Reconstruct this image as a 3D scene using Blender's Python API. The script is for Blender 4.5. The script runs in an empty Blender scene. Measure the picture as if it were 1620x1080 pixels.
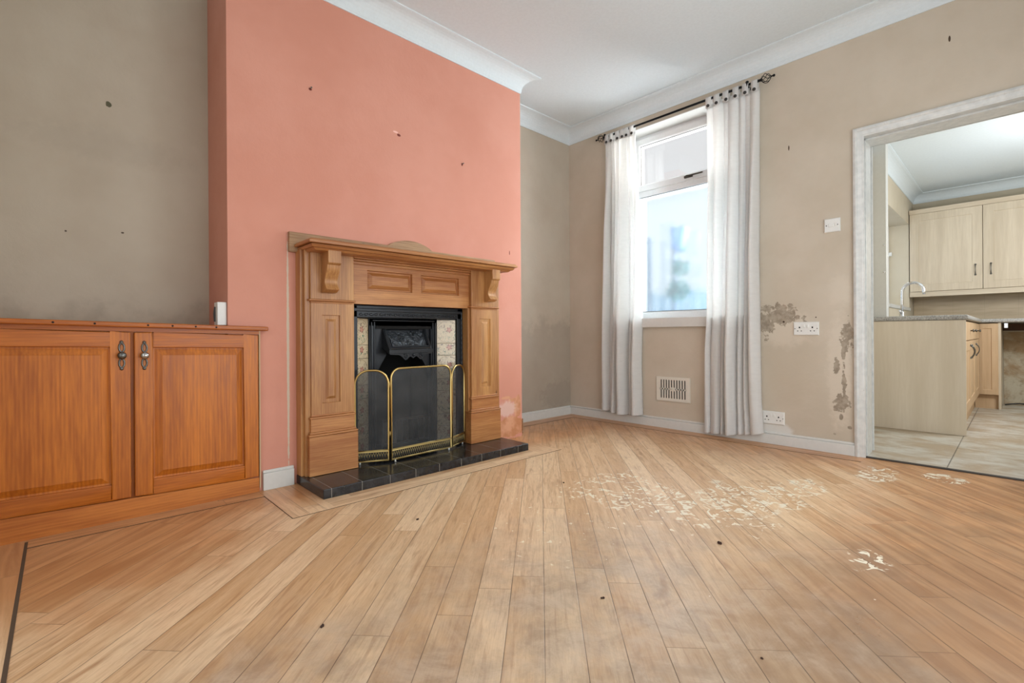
import bpy, math, random
from mathutils import Vector, Matrix
random.seed(7)
SC = bpy.context.scene
COL = SC.collection
R = math.radians

# ---------------------------------------------------------------- camera
H = .76
cam = bpy.data.cameras.new('camera'); camo = bpy.data.objects.new('camera', cam); COL.objects.link(camo)
cam.sensor_width = 36; cam.lens = 757.0 * 36 / 1620; cam.clip_start = .02; cam.clip_end = 200
cam.shift_y = (529.1 - 540) / 1620
camo.location = (0, 0, H)
camo.rotation_euler = (Matrix.Rotation(R(46.644), 4, 'Z') @ Matrix.Rotation(R(90), 4, 'X') @ Matrix.Rotation(-.0062, 4, 'Z')).to_euler()
SC.camera = camo

# ---------------------------------------------------------------- sky, lamps, exposure
SC.view_settings.view_transform = 'Standard'; SC.view_settings.look = 'None'
SC.view_settings.gamma = 1; SC.view_settings.use_curve_mapping = False
SC.view_settings.exposure = 0.0
W = bpy.data.worlds.new('sky'); SC.world = W; W.use_nodes = True
bg = W.node_tree.nodes['Background']; bg.inputs[0].default_value = (.97, .985, 1, 1); bg.inputs[1].default_value = .84

def area(name, loc, rot, sx, sy, power, color=(1, 1, 1), portal=False, spread=180):
    l = bpy.data.lights.new(name, 'AREA'); l.shape = 'RECTANGLE'; l.size = sx; l.size_y = sy
    l.energy = power; l.color = color; l.spread = R(spread)
    if portal: l.cycles.is_portal = True
    o = bpy.data.objects.new(name, l); COL.objects.link(o); o.location = loc; o.rotation_euler = rot
    return o
# area lights shine along their local -Z
area('window_sky_portal', (-1.84, 3.86, 1.7), (R(-90), 0, 0), 1.15, 1.75, 1, portal=True)
area('kitchen_window_portal', (-1.12, 6.0, 1.5), (0, R(-90), 0), 1.2, 1.9, 1, portal=True)
area('front_fill', (-.75, -.75, 1.35), (R(90), 0, 0), 2.1, 1.9, 10, (.93, .97, 1))  # added fill light behind the camera, beyond the unseen opening
area('side_fill', (.56, 1.65, 1.0), (0, R(90), 0), 1.5, 2.6, 42, (.88, .95, 1))  # added fill light out of view; the wall behind it has no window
def point_light(name, loc, power, rad, color):
    l = bpy.data.lights.new(name, 'POINT'); l.energy = power; l.shadow_soft_size = rad; l.color = color
    o = bpy.data.objects.new(name, l); COL.objects.link(o); o.location = loc; return o
point_light('room_fill', (-.45, 1.75, 2.05), 12, .25, (.90, .96, 1))  # added fill light above the view, with no fitting
point_light('kitchen_fill', (.6, 5.2, 1.55), 62, .25, (.94, .975, 1))  # added fill light to brighten the kitchen, out of view
# added fill in the yard, out of view, strengthening the light through the window
area('yard_fill', (-1.09, 5.0, 1.75), (0, R(90), 0), 2.3, 1.9, 300, (.93, .97, 1))
sun = bpy.data.lights.new('hazy_sun', 'SUN'); sun.energy = 10; sun.angle = R(50); sun.color = (.95, .975, 1)
suno = bpy.data.objects.new('hazy_sun', sun); COL.objects.link(suno); suno.location = (-1, 9, 7)
suno.rotation_euler = Vector((.12, 1, .75)).to_track_quat('Z', 'Y').to_euler()

# ---------------------------------------------------------------- mesh helpers
class MB:
    def __init__(s): s.v = []; s.f = []; s.m = []; s.sm = []; s.mi = 0; s.T = None
    def add(s, vs, fs, smooth=False):
        b = len(s.v)
        s.v += [tuple(s.T(*p)) if s.T else tuple(p) for p in vs]
        for f in fs: s.f.append(tuple(b + i for i in f)); s.m.append(s.mi); s.sm.append(smooth)
        return s
    def box(s, x0, x1, y0, y1, z0, z1):
        vs = [(x, y, z) for x in (x0, x1) for y in (y0, y1) for z in (z0, z1)]
        return s.add(vs, [(0, 1, 3, 2), (4, 6, 7, 5), (0, 4, 5, 1), (2, 3, 7, 6), (0, 2, 6, 4), (1, 5, 7, 3)])
    def prism(s, prof, f, a, b, smooth=False):
        # prof: closed 2-D outline, f(u,v,w)->xyz, extruded w from a to b
        n = len(prof); vs = [f(u, v, a) for u, v in prof] + [f(u, v, b) for u, v in prof]
        s.add(vs, [(i, (i + 1) % n, n + (i + 1) % n, n + i) for i in range(n)], smooth)
        s.add([f(u, v, a) for u, v in prof], [tuple(range(n))[::-1]]); s.add([f(u, v, b) for u, v in prof], [tuple(range(n))])
        return s
    def loops(s, L, cap=True):
        # consecutive closed loops of equal length joined by quads
        n = len(L[0]); vs = [p for l in L for p in l]; fs = []
        for k in range(len(L) - 1):
            for i in range(n): fs.append((k * n + i, k * n + (i + 1) % n, (k + 1) * n + (i + 1) % n, (k + 1) * n + i))
        if cap: fs.append(tuple((len(L) - 1) * n + i for i in range(n)))
        return s.add(vs, fs)
    def rings(s, a0, a1, b0, b1, steps, f, cap=True):
        # nested rectangles: steps=[(inset, depth)], f(a,b,d)->xyz
        return s.loops([[f(a0 + i, b0 + i, d), f(a1 - i, b0 + i, d), f(a1 - i, b1 - i, d), f(a0 + i, b1 - i, d)] for i, d in steps], cap)
    def tube(s, pts, r, n=10, closed=False, cap=True):
        pts = [Vector(p) for p in pts]; m = len(pts); vs = []; up = None
        for i, p in enumerate(pts):
            if closed: t = pts[(i + 1) % m] - pts[i - 1]
            else: t = pts[min(i + 1, m - 1)] - pts[max(i - 1, 0)]
            t.normalize()
            if up is None:
                up = Vector((0, 0, 1)) if abs(t.z) < .9 else Vector((1, 0, 0))
            a = up - t * up.dot(t)
            if a.length < 1e-6: a = t.orthogonal()
            a.normalize(); up = a; b = t.cross(a)
            rr = r[i] if isinstance(r, (list, tuple)) else r
            for k in range(n):
                an = 2 * math.pi * k / n; vs.append(p + (a * math.cos(an) + b * math.sin(an)) * rr)
        fs = []
        for i in range(m if closed else m - 1):
            j = (i + 1) % m
            for k in range(n): fs.append((i * n + k, i * n + (k + 1) % n, j * n + (k + 1) % n, j * n + k))
        s.add([tuple(v) for v in vs], fs, True)
        if cap and not closed:
            s.add([tuple(v) for v in vs[:n]], [tuple(range(n))[::-1]]); s.add([tuple(v) for v in vs[-n:]], [tuple(range(n))])
        return s
    def lathe(s, prof, c, axis='z', n=24):
        # prof [(r,h)], revolve about axis through c
        vs = []
        for r, h in prof:
            for k in range(n):
                a = 2 * math.pi * k / n; u, v = r * math.cos(a), r * math.sin(a)
                vs.append({'z': (c[0] + u, c[1] + v, c[2] + h), 'y': (c[0] + u, c[1] + h, c[2] + v), 'x': (c[0] + h, c[1] + u, c[2] + v)}[axis])
        fs = []
        for i in range(len(prof) - 1):
            for k in range(n): fs.append((i * n + k, i * n + (k + 1) % n, (i + 1) * n + (k + 1) % n, (i + 1) * n + k))
        fs += [tuple(range(n))[::-1], tuple((len(prof) - 1) * n + k for k in range(n))]
        return s.add(vs, fs, True)
    def ball(s, c, r, n=14, sz=1):
        return s.lathe([(max(1e-4, r * math.sin(math.pi * k / n)), -r * sz * math.cos(math.pi * k / n)) for k in range(n + 1)], c, 'z', n * 2)

def build(name, mb, mats, parent=None, off=None, bevel=0, seg=2, smooth_angle=None):
    if not isinstance(mats, (list, tuple)): mats = [mats]
    o_ = Vector((0, 0, 0))
    p = parent
    while p is not None: o_ += Vector(p.location); p = p.parent
    loc = Vector(off) - o_ if off is not None else Vector((0, 0, 0))
    o_ = o_ + loc
    me = bpy.data.meshes.new(name)
    me.from_pydata([(v[0] - o_.x, v[1] - o_.y, v[2] - o_.z) for v in mb.v], [], mb.f)
    for m in mats: me.materials.append(m)
    me.polygons.foreach_set('material_index', mb.m); me.polygons.foreach_set('use_smooth', mb.sm)
    me.update()
    o = bpy.data.objects.new(name, me); COL.objects.link(o)
    o.location = loc
    if parent is not None: o.parent = parent
    import bmesh as _b
    bm = _b.new(); bm.from_mesh(me); _b.ops.remove_doubles(bm, verts=bm.verts, dist=1e-5); _b.ops.recalc_face_normals(bm, faces=bm.faces); bm.to_mesh(me); bm.free()
    if bevel:
        b = o.modifiers.new('bevel', 'BEVEL'); b.width = bevel; b.segments = seg; b.limit_method = 'ANGLE'; b.angle_limit = R(35)
        w = o.modifiers.new('wn', 'WEIGHTED_NORMAL')
        for q in me.polygons: q.use_smooth = True
    return o

def thing(name, label, cat, loc, group=None):
    o = bpy.data.objects.new(name, None); COL.objects.link(o); o.location = loc; o.empty_display_size = .1
    return tag(o, label, cat, group)
def tag(o, label, cat, group=None):
    o['label'] = label; o['category'] = cat
    if group: o['group'] = group
    return o
def struct(name, mb, mats, **k):
    o = build(name, mb, mats, **k); o['kind'] = 'structure'; return o
def boxm(*a): return MB().box(*a)
def copy_tree(o, parent=None):
    c = o.copy(); COL.objects.link(c)
    if parent is not None: c.parent = parent
    for ch in list(o.children): copy_tree(ch, c)
    return c

# ---------------------------------------------------------------- material helpers
def srgb(r, g, b):
    def f(c):
        c /= 255; return c / 12.92 if c <= .04045 else ((c + .055) / 1.055) ** 2.4
    return (f(r), f(g), f(b), 1)
class NT:
    def __init__(s, name):
        s.m = bpy.data.materials.new(name); s.m.use_nodes = True; s.t = s.m.node_tree; s.n = s.t.nodes; s.l = s.t.links
        s.b = s.n['Principled BSDF']; s.out = s.n['Material Output']
    def put(s, sock, v):
        if isinstance(v, bpy.types.NodeSocket): s.l.new(v, sock)
        else: sock.default_value = v
    def math(s, op, a, b=0.0, c=None, clamp=False):
        n = s.n.new('ShaderNodeMath'); n.operation = op; n.use_clamp = clamp; s.put(n.inputs[0], a); s.put(n.inputs[1], b)
        if c is not None: s.put(n.inputs[2], c)
        return n.outputs[0]
    def mix(s, f, a, b, mode='MIX'):
        n = s.n.new('ShaderNodeMix'); n.data_type = 'RGBA'; n.blend_type = mode; s.put(n.inputs[0], f); s.put(n.inputs[6], a); s.put(n.inputs[7], b); return n.outputs[2]
    def xyz(s):
        t = s.n.new('ShaderNodeTexCoord'); p = s.n.new('ShaderNodeSeparateXYZ'); s.l.new(t.outputs['Object'], p.inputs[0]); s.co = t.outputs['Object']; return p.outputs
    def comb(s, x, y, z=0.0):
        n = s.n.new('ShaderNodeCombineXYZ'); s.put(n.inputs[0], x); s.put(n.inputs[1], y); s.put(n.inputs[2], z); return n.outputs[0]
    def noise(s, vec, scale, detail=3, rough=.5, dist=0.0, col=False):
        n = s.n.new('ShaderNodeTexNoise'); s.put(n.inputs['Vector'], vec); n.inputs['Scale'].default_value = scale; n.inputs['Detail'].default_value = detail
        n.inputs['Roughness'].default_value = rough; n.inputs['Distortion'].default_value = dist; return n.outputs[1 if col else 0]
    def white(s, vec, col=False):
        n = s.n.new('ShaderNodeTexWhiteNoise'); n.noise_dimensions = '3D'; s.put(n.inputs[0], vec); return n.outputs[1 if col else 0]
    def voro(s, vec, scale, out='Distance', feature='F1', rnd=1.0):
        n = s.n.new('ShaderNodeTexVoronoi'); n.feature = feature; s.put(n.inputs['Vector'], vec); n.inputs['Scale'].default_value = scale; n.inputs['Randomness'].default_value = rnd; return n.outputs[out]
    def mr(s, v, a, b, c=0.0, d=1.0, smooth=True):
        n = s.n.new('ShaderNodeMapRange'); n.interpolation_type = 'SMOOTHSTEP' if smooth else 'LINEAR'; s.put(n.inputs[0], v)
        for i, q in enumerate((a, b, c, d)): n.inputs[i + 1].default_value = q
        return n.outputs[0]
    def map(s, vec, scale=(1, 1, 1), rot=(0, 0, 0), loc=(0, 0, 0)):
        n = s.n.new('ShaderNodeMapping'); s.put(n.inputs[0], vec); n.inputs[1].default_value = loc; n.inputs[2].default_value = rot; n.inputs[3].default_value = scale; return n.outputs[0]
    def bump(s, h, strength=.2, dist=.002):
        n = s.n.new('ShaderNodeBump'); n.inputs['Strength'].default_value = strength; n.inputs['Distance'].default_value = dist; s.put(n.inputs['Height'], h); s.l.new(n.outputs[0], s.b.inputs['Normal'])
    def setp(s, **k):
        for a, v in k.items(): s.put(s.b.inputs[a.replace('_', ' ')], v)
        return s.m
    def ell(s, u, v, cu, cv, ru, rv, nz, amp=.8, soft=.06):
        a = s.math('DIVIDE', s.math('SUBTRACT', u, cu), ru); b = s.math('DIVIDE', s.math('SUBTRACT', v, cv), rv)
        d = s.math('SQRT', s.math('ADD', s.math('MULTIPLY', a, a), s.math('MULTIPLY', b, b)))
        d = s.math('ADD', d, s.math('MULTIPLY', s.math('SUBTRACT', nz, .5), amp * 2))
        return s.mr(d, 1 - soft, 1 + soft, 1.0, 0.0)
    def umax(s, L):
        r = L[0]
        for q in L[1:]: r = s.math('MAXIMUM', r, q)
        return r

def plain(name, col, rough=.5, metal=0.0, bumpy=0, bscale=60, spec=.5, coat=0.0):
    t = NT(name); t.setp(Base_Color=col, Roughness=rough, Metallic=metal, Specular_IOR_Level=spec, Coat_Weight=coat)
    t.xyz(); n = t.noise(t.co, bscale, 3)
    t.put(t.b.inputs['Base Color'], t.mix(t.mr(n, .3, .7), col, tuple(c * .965 for c in col[:3]) + (1,)))
    if bumpy: t.bump(n, bumpy)
    return t.m

def wood(name, dark, light, axis='z', scale=1.0, rough=.4, knots=True, contrast=1.0, coat=0.0, grime=0.0):
    t = NT(name); t.xyz()
    sc = {'x': (.07, 1, 1), 'y': (1, .07, 1), 'z': (1, 1, .07)}[axis]
    sc = tuple(c * scale for c in sc)
    v = t.map(t.co, sc)
    big = t.noise(v, 9, 3, .5, .3)
    fine = t.noise(v, 85, 4, .6)
    rings = t.n.new('ShaderNodeTexWave'); rings.wave_type = 'BANDS'; rings.bands_direction = {'z': 'Y', 'y': 'Z', 'x': 'Z'}[axis]
    t.l.new(v, rings.inputs[0]); rings.inputs['Scale'].default_value = 26; rings.inputs['Distortion'].default_value = 3; rings.inputs['Detail'].default_value = 2; rings.inputs['Detail Scale'].default_value = .8
    f = t.math('ADD', t.math('MULTIPLY', rings.outputs['Fac'], .09 * contrast), t.math('MULTIPLY', big, .85))
    f = t.math('ADD', f, t.math('MULTIPLY', t.math('SUBTRACT', fine, .5), .8 * contrast))
    c = t.mix(t.mr(f, .2, .85), dark, light)
    if knots:
        k = t.map(t.co, tuple(q if i != 'xyz'.index(axis) else q * .55 for i, q in enumerate((1, 1, 1))))
        k = t.voro(k, 6.5); kk = t.mr(k, .02, .075, 1.0, 0.0)
        c = t.mix(t.math('MULTIPLY', kk, .75), c, tuple(q * .25 for q in dark[:3]) + (1,))
    if grime:
        g = t.mr(t.noise(t.co, 5, 5, .65), .5, .75); c = t.mix(t.math('MULTIPLY', g, grime), c, (.25, .22, .19, 1))
    t.setp(Base_Color=c, Roughness=t.mr(fine, .2, .8, rough * .85, rough * 1.2), Coat_Weight=coat, Coat_Roughness=.25)
    t.bump(fine, .12, .001)
    return t.m

# ---------------------------------------------------------------- materials
white_paint = plain('white_gloss_paint', srgb(214, 214, 210), .35, bumpy=.08, bscale=40)
ceiling_paint = plain('ceiling_emulsion', srgb(219, 228, 232), .9)
upvc = plain('white_upvc', srgb(228, 229, 229), .3)
plastic = plain('white_plastic', srgb(226, 226, 222), .35)
cream_plastic = plain('cream_plastic', srgb(222, 216, 204), .45)
black_metal = plain('black_metal', (.012, .012, .013, 1), .38, .8)
dark_hole = plain('dark_hole', (.01, .009, .008, 1), .9)
slot_grey = plain('slot_grey', srgb(70, 62, 54), .8)
chrome = plain('chrome', (.75, .76, .78, 1), .12, 1.0)
pewter = plain('aged_pewter', (.16, .16, .15, 1), .3, 1.0, .2, 300)
pewter_bright = plain('polished_pewter', (.45, .45, .44, 1), .18, 1.0)
brass = plain('brass', (.60, .44, .17, 1), .28, 1.0, .1, 120)
brass_old = plain('tarnished_brass', (.42, .32, .13, 1), .4, 1.0, .15, 200)
dark_button = plain('dark_button', (.03, .027, .025, 1), .4)

def wall_material(name, base, dark, kind=''):
    t = NT(name); x, y, z = t.xyz()
    n1 = t.noise(t.co, 1.6, 4, .6); n2 = t.noise(t.co, 9, 4, .6); n3 = t.noise(t.co, 45, 3, .6)
    c = t.mix(t.mr(n1, .35, .7), base, dark)
    c = t.mix(t.math('MULTIPLY', t.mr(n2, .45, .75), .25), c, dark)
    h = n3
    edge = t.noise(t.co, 26, 6, .68)
    if kind == 'window':
        u, v = x, z
        halo = t.umax([t.ell(u, v, -.765, 1.02, .06, .09, edge, .7, .5), t.ell(u, v, -.775, .52, .065, .34, edge, .7, .3), t.ell(u, v, -1.10, .80, .17, .12, edge, .6, .4)])
        c = t.mix(t.math('MULTIPLY', halo, .55), c, srgb(213, 202, 186))
        low = t.ell(u, v, -1.15, .10, .11, .05, edge, .3, .2)
        c = t.mix(low, c, srgb(214, 212, 206))
        n4 = t.noise(t.co, 30, 4, .7)
        bare = t.umax([t.ell(u, v, -1.10, .875, .105, .060, edge, 1.9), t.ell(u, v, -1.20, .84, .055, .10, edge, 1.9), t.ell(u, v, -.732, .728, .034, .078, edge, 2.0), t.ell(u, v, -.751, .62, .011, .06, edge, 1.8),
                       t.ell(u, v, -.79, .548, .016, .048, edge, 1.8), t.ell(u, v, -.749, .43, .012, .09, edge, 1.8), t.ell(u, v, -.77, .318, .040, .054, edge, 2.0), t.ell(u, v, -.765, .231, .010, .02, edge, .8),
                       t.ell(u, v, -.722, .17, .012, .010, edge, .8), t.ell(u, v, -.80, .12, .008, .006, edge, .5)])
        bc = t.mix(t.mr(n4, .35, .65), srgb(170, 158, 141), srgb(144, 132, 116))
        c = t.mix(bare, c, bc)
        spots = t.umax([t.ell(u, v, -1.052, 1.997, .004, .017, edge, .3), t.ell(u, v, -.254, 2.366, .005, .016, edge, .3), t.ell(u, v, -1.09, .835, .006, .006, edge, .5), t.ell(u, v, -.90, .86, .004, .004, edge, .3)])
        c = t.mix(spots, c, srgb(78, 62, 48))
        h = t.math('SUBTRACT', n3, t.math('MULTIPLY', bare, 2.0))
    if kind == 'pink':
        u, v = y, z
        d = t.umax([t.ell(u, v, 2.40, .085, .14, .075, edge, .5), t.ell(u, v, 2.47, .22, .035, .08, edge, .9), t.ell(u, v, 2.36, .30, .05, .010, edge, .8), t.ell(u, v, 2.43, .28, .05, .012, edge, .9)])
        c = t.mix(t.math('MULTIPLY', d, .85), c, t.mix(t.mr(n2, .4, .6), srgb(214, 160, 125), srgb(188, 128, 84)))
        w = t.ell(u, v, 2.36, .22, .09, .05, edge, .9, .3); c = t.mix(t.math('MULTIPLY', w, .5), c, srgb(225, 205, 195))
        sp = t.umax([t.ell(u, v, .966, 2.062, .009, .007, edge, .4), t.ell(u, v, 1.968, 1.905, .006, .010, edge, .6), t.ell(u, v, 2.40, 1.359, .004, .016, edge, .4), t.ell(u, v, 1.492, 1.967, .012, .008, edge, .7)])
        c = t.mix(sp, c, srgb(120, 58, 50))
        s2 = t.ell(u, v, 1.47, 1.98, .016, .005, edge, .6); c = t.mix(s2, c, srgb(236, 190, 180))
        s3 = t.math('MULTIPLY', t.ell(u, v, .846, .66, .006, .60, edge, .6), 1.0); c = t.mix(s3, c, srgb(205, 190, 170))
        h = t.math('SUBTRACT', n3, t.math('MULTIPLY', d, 1.5))
    if kind == 'alcove':
        u, v = y, z
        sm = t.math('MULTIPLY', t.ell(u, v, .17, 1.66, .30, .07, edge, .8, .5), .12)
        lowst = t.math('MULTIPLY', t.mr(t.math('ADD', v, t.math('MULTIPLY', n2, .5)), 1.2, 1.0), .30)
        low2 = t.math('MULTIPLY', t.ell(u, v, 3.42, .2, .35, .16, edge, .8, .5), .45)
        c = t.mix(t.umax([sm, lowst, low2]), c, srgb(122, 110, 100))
        hole = t.ell(u, v, .172, 1.861, .010, .013, edge, 1.2); c = t.mix(hole, c, srgb(98, 96, 78))
        sp = t.umax([t.ell(u, v, .22, 1.26, .006, .004, edge, .4), t.ell(u, v, .02, 1.24, .004, .004, edge, .4)])
        c = t.mix(sp, c, srgb(90, 80, 70))
    t.setp(Base_Color=c, Roughness=.85, Specular_IOR_Level=.3)
    t.bump(h, .22, .004)
    return t.m
beige_wall = wall_material('beige_emulsion', srgb(201, 190, 174), srgb(190, 178, 160), 'window')
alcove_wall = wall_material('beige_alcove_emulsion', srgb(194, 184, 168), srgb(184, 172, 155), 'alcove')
pink_wall = wall_material('coral_pink_emulsion', srgb(212, 151, 132), srgb(205, 142, 122), 'pink')
kitchen_wall = wall_material('kitchen_cream_emulsion', srgb(205, 195, 175), srgb(196, 184, 162))

pine_z = wood('cupboard_pine_upright', srgb(158, 82, 16), srgb(208, 122, 34), 'z', 1, .42, False, 1.0, .08)
pine_y = wood('cupboard_pine_along', srgb(156, 80, 16), srgb(202, 116, 34), 'y', 1, .42, False, 1.0, .08)
pine_pl = wood('cupboard_pine_plinth', srgb(158, 84, 30), srgb(202, 124, 52), 'y', 1, .45, True, 1.0, .1)
sur_z = wood('surround_pine_upright', srgb(146, 92, 48), srgb(200, 150, 92), 'z', 1, .42, True, .8, .15)
sur_y = wood('surround_pine_along', srgb(150, 90, 46), srgb(200, 144, 86), 'y', 1, .42, True, .8, .15)
sur_old = wood('surround_pine_bare', srgb(140, 104, 72), srgb(196, 162, 124), 'y', 1, .6, True, .9, 0, .3)
oak_z = wood('pale_oak_laminate', srgb(196, 180, 156), srgb(222, 208, 186), 'z', .8, .5, False, .6)
oak_y = wood('pale_oak_laminate_along', srgb(196, 180, 156), srgb(222, 208, 186), 'x', .8, .5, False, .6)
oak_warm = wood('warm_oak_laminate', srgb(192, 160, 124), srgb(218, 188, 152), 'z', .8, .5, False, .6)

def floor_material(name, border=None):
    t = NT(name); x, y, z = t.xyz()
    if border is None:
        a = R(133.2); ca, sa = math.cos(a), math.sin(a); w = .0975; L = 1.1; ph = .005
        s_ = t.math('ADD', t.math('MULTIPLY', x, ca), t.math('MULTIPLY', y, sa))
        t_ = t.math('ADD', t.math('MULTIPLY', y, ca), t.math('MULTIPLY', x, -sa))
    else:
        w = .072; L = 1.4; ph = border[1]
        s_, t_ = (y, x) if border[0] == 'y' else (x, y)
    tt = t.math('DIVIDE', t.math('ADD', t_, ph), w); bi = t.math('FLOOR', tt); fr = t.math('SUBTRACT', tt, bi)
    off = t.math('MULTIPLY', t.white(t.comb(bi, 3.7, 1.1)), L * 3)
    ss = t.math('DIVIDE', t.math('ADD', s_, off), L); si = t.math('FLOOR', ss); sf = t.math('SUBTRACT', ss, si)
    rnd = t.white(t.comb(bi, si, 9.3)); rnd2 = t.white(t.comb(bi, si, 2.3))
    grain_v = t.comb(t.math('MULTIPLY', s_, .09), t_, t.math('ADD', t.math('MULTIPLY', rnd, 9), t.math('MULTIPLY', bi, .37)))
    big = t.noise(grain_v, 22, 3, .5, 1.2); med = t.noise(grain_v, 60, 3, .5, .8); fine = t.noise(grain_v, 260, 3, .6)
    light = srgb(232, 202, 164); mid = srgb(200, 160, 117); dark = srgb(152, 104, 64)
    f = t.math('ADD', t.math('MULTIPLY', t.math('SUBTRACT', big, .5), 1.3), t.math('MULTIPLY', rnd, .75))
    c = t.mix(t.mr(f, -.05, .95), light, mid)
    c = t.mix(t.math('MULTIPLY', t.mr(med, .50, .72), .45), c, dark)
    c = t.mix(t.math('MULTIPLY', t.mr(fine, .4, .75), .28), c, dark)
    flame = t.mr(t.noise(t.comb(t.math('MULTIPLY', s_, .35), t_, rnd2), 10, 2, .5, .5), .64, .74)
    c = t.mix(t.math('MULTIPLY', flame, .5), c, dark)
    nz = t.noise(t.co, 2.3, 4, .6); nz2 = t.noise(t.co, 7, 5, .65)
    # unsanded, still varnished edges of the room
    org = t.umax([t.mr(t.math('ADD', y, t.math('MULTIPLY', nz, .7)), 3.10, 3.85), t.math('MULTIPLY', t.mr(t.math('ADD', x, t.math('MULTIPLY', nz2, .4)), -.55, .0), t.mr(y, .9, 1.6)),
                  t.mr(t.math('SUBTRACT', t.math('MULTIPLY', nz2, .35), t.math('ADD', x, 2.35)), -.05, .25),
                  t.ell(x, y, -2.35, .1, .55, .45, nz2, .5, .5)])
    vc = t.mix(t.mr(big, .3, .7), srgb(204, 152, 104), srgb(168, 114, 70))
    c = t.mix(t.math('MULTIPLY', org, .9), c, vc)
    # grey worn traffic area, plus the window's sheen painted into the colour
    g = t.math('MULTIPLY', t.ell(x, y, -.62, .75, .70, 1.05, nz, .9, .45), t.mr(nz2, .28, .65, .25, .75))
    sm = t.noise(t.map(t.co, (1, 1, 1), (0, 0, .5)), 9, 8, .75, .6)
    c = t.mix(g, c, t.mix(t.mr(sm, .35, .65), srgb(186, 168, 149), srgb(146, 127, 108)))
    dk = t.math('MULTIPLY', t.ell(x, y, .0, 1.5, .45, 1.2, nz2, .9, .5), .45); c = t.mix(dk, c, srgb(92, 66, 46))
    if border is None:
        # dried adhesive squiggles
        sv = t.comb(t.math('MULTIPLY', s_, 1.0), t.math('MULTIPLY', t_, 1.0), 0.0)
        q1 = t.noise(sv, 7.5, 2, .5, 1.6); q2 = t.noise(sv, 21, 3, .55, .8)
        ridge = t.math('ABSOLUTE', t.math('SUBTRACT', q1, .5))
        rg = t.mr(ridge, .022, .038, 1.0, 0.0); thr = t.mr(q2, .46, .50)
        mark = t.math('MULTIPLY', rg, thr); blob = t.mr(t.noise(sv, 30, 2, .5, .6), .69, .71)
        blob2 = t.mr(t.noise(sv, 17, 3, .6, 1.2), .55, .575)
        reg = t.umax([t.ell(x, y, -1.12, 2.0, .42, .22, nz2, .8, .15), t.ell(x, y, -1.42, 2.02, .16, .26, nz2, .7, .15), t.ell(x, y, -.35, 1.96, .06, .10, nz2, .4, .15)])
        core = t.umax([t.ell(x, y, -.86, 2.32, .20, .28, nz2, .8, .15), t.ell(x, y, -.74, 2.62, .10, .20, nz2, .6, .15), t.ell(x, y, -.53, 3.18, .10, .16, nz2, .6, .1), t.ell(x, y, -.27, 3.33, .09, .09, nz2, .5, .1)])
        spr = t.ell(x, y, -1.25, 1.65, .42, .55, nz2, .6, .2)
        mk = t.umax([t.math('MULTIPLY', mark, t.umax([reg, core])), t.math('MULTIPLY', blob2, core), t.math('MULTIPLY', blob, t.math('MULTIPLY', spr, .9))])
        c = t.mix(t.math('MULTIPLY', mk, .9), c, srgb(236, 228, 206))
        fl = t.mr(t.voro(t.co, 5.5), .012, .02, 1.0, 0.0); c = t.mix(t.math('MULTIPLY', fl, .8), c, srgb(238, 228, 212))
    gap = t.umax([t.mr(fr, .0, .022, 1.0, 0.0), t.mr(fr, .980, 1.0)])
    gv = t.math('MULTIPLY', gap, t.mr(t.noise(t.comb(t.math('MULTIPLY', s_, 2), bi), 3, 2), .35, .6, .45, 1.0))
    jt = t.mr(sf, .0, .0028, 1.0, 0.0)
    gj = t.math('MAXIMUM', gv, t.math('MULTIPLY', jt, .7))
    c = t.mix(t.math('MULTIPLY', gj, .9), c, srgb(70, 48, 32))
    ro = t.math('SUBTRACT', t.math('ADD', t.mr(nz2, .3, .7, .36, .46), t.math('MULTIPLY', org, -.08)), t.math('MULTIPLY', g, .12))
    t.setp(Base_Color=c, Roughness=ro, Specular_IOR_Level=.6)
    t.bump(t.math('SUBTRACT', t.math('MULTIPLY', fine, .15), gj), .3, .002)
    return t.m
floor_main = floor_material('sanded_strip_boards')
floor_by = floor_material('border_boards_along_y', ('y', .013))
floor_bx = floor_material('border_boards_along_x', ('x', .02))

def kitchen_tile():
    t = NT('stone_effect_floor_tiles'); x, y, z = t.xyz()
    S = .75
    fx = t.math('FRACT', t.math('DIVIDE', t.math('ADD', x, .28 + S * 9), S)); fy = t.math('FRACT', t.math('DIVIDE', t.math('SUBTRACT', y, 4.30 - S * 9), S))
    g = t.umax([t.mr(q, 0.0, .011, 1.0, 0.0) for q in (fx,)] + [t.mr(fy, 0.0, .009, 1.0, 0.0)])
    v = t.map(t.co, (.8, 1.15, 1), (0, 0, .12)); n = t.noise(v, 4.2, 6, .65, .5); n2 = t.noise(v, 14, 4, .6)
    c = t.mix(t.mr(n, .35, .65), srgb(200, 197, 187), srgb(172, 154, 130)); c = t.mix(t.math('MULTIPLY', t.mr(n2, .5, .7), .35), c, srgb(160, 138, 110))
    c = t.mix(g, c, srgb(70, 66, 60)); t.setp(Base_Color=c, Roughness=.38); t.bump(g, -.3, .002); return t.m
k_tile = kitchen_tile()

def worktop_mat():
    t = NT('speckled_grey_worktop'); t.xyz(); n = t.noise(t.co, 120, 3, .7); n2 = t.noise(t.co, 40, 3, .6)
    c = t.mix(t.mr(n, .35, .65), srgb(196, 194, 190), srgb(140, 138, 136)); c = t.mix(t.math('MULTIPLY', t.mr(n2, .5, .7), .4), c, srgb(110, 108, 108))
    t.setp(Base_Color=c, Roughness=.4); return t.m
worktop_m = worktop_mat()

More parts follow.
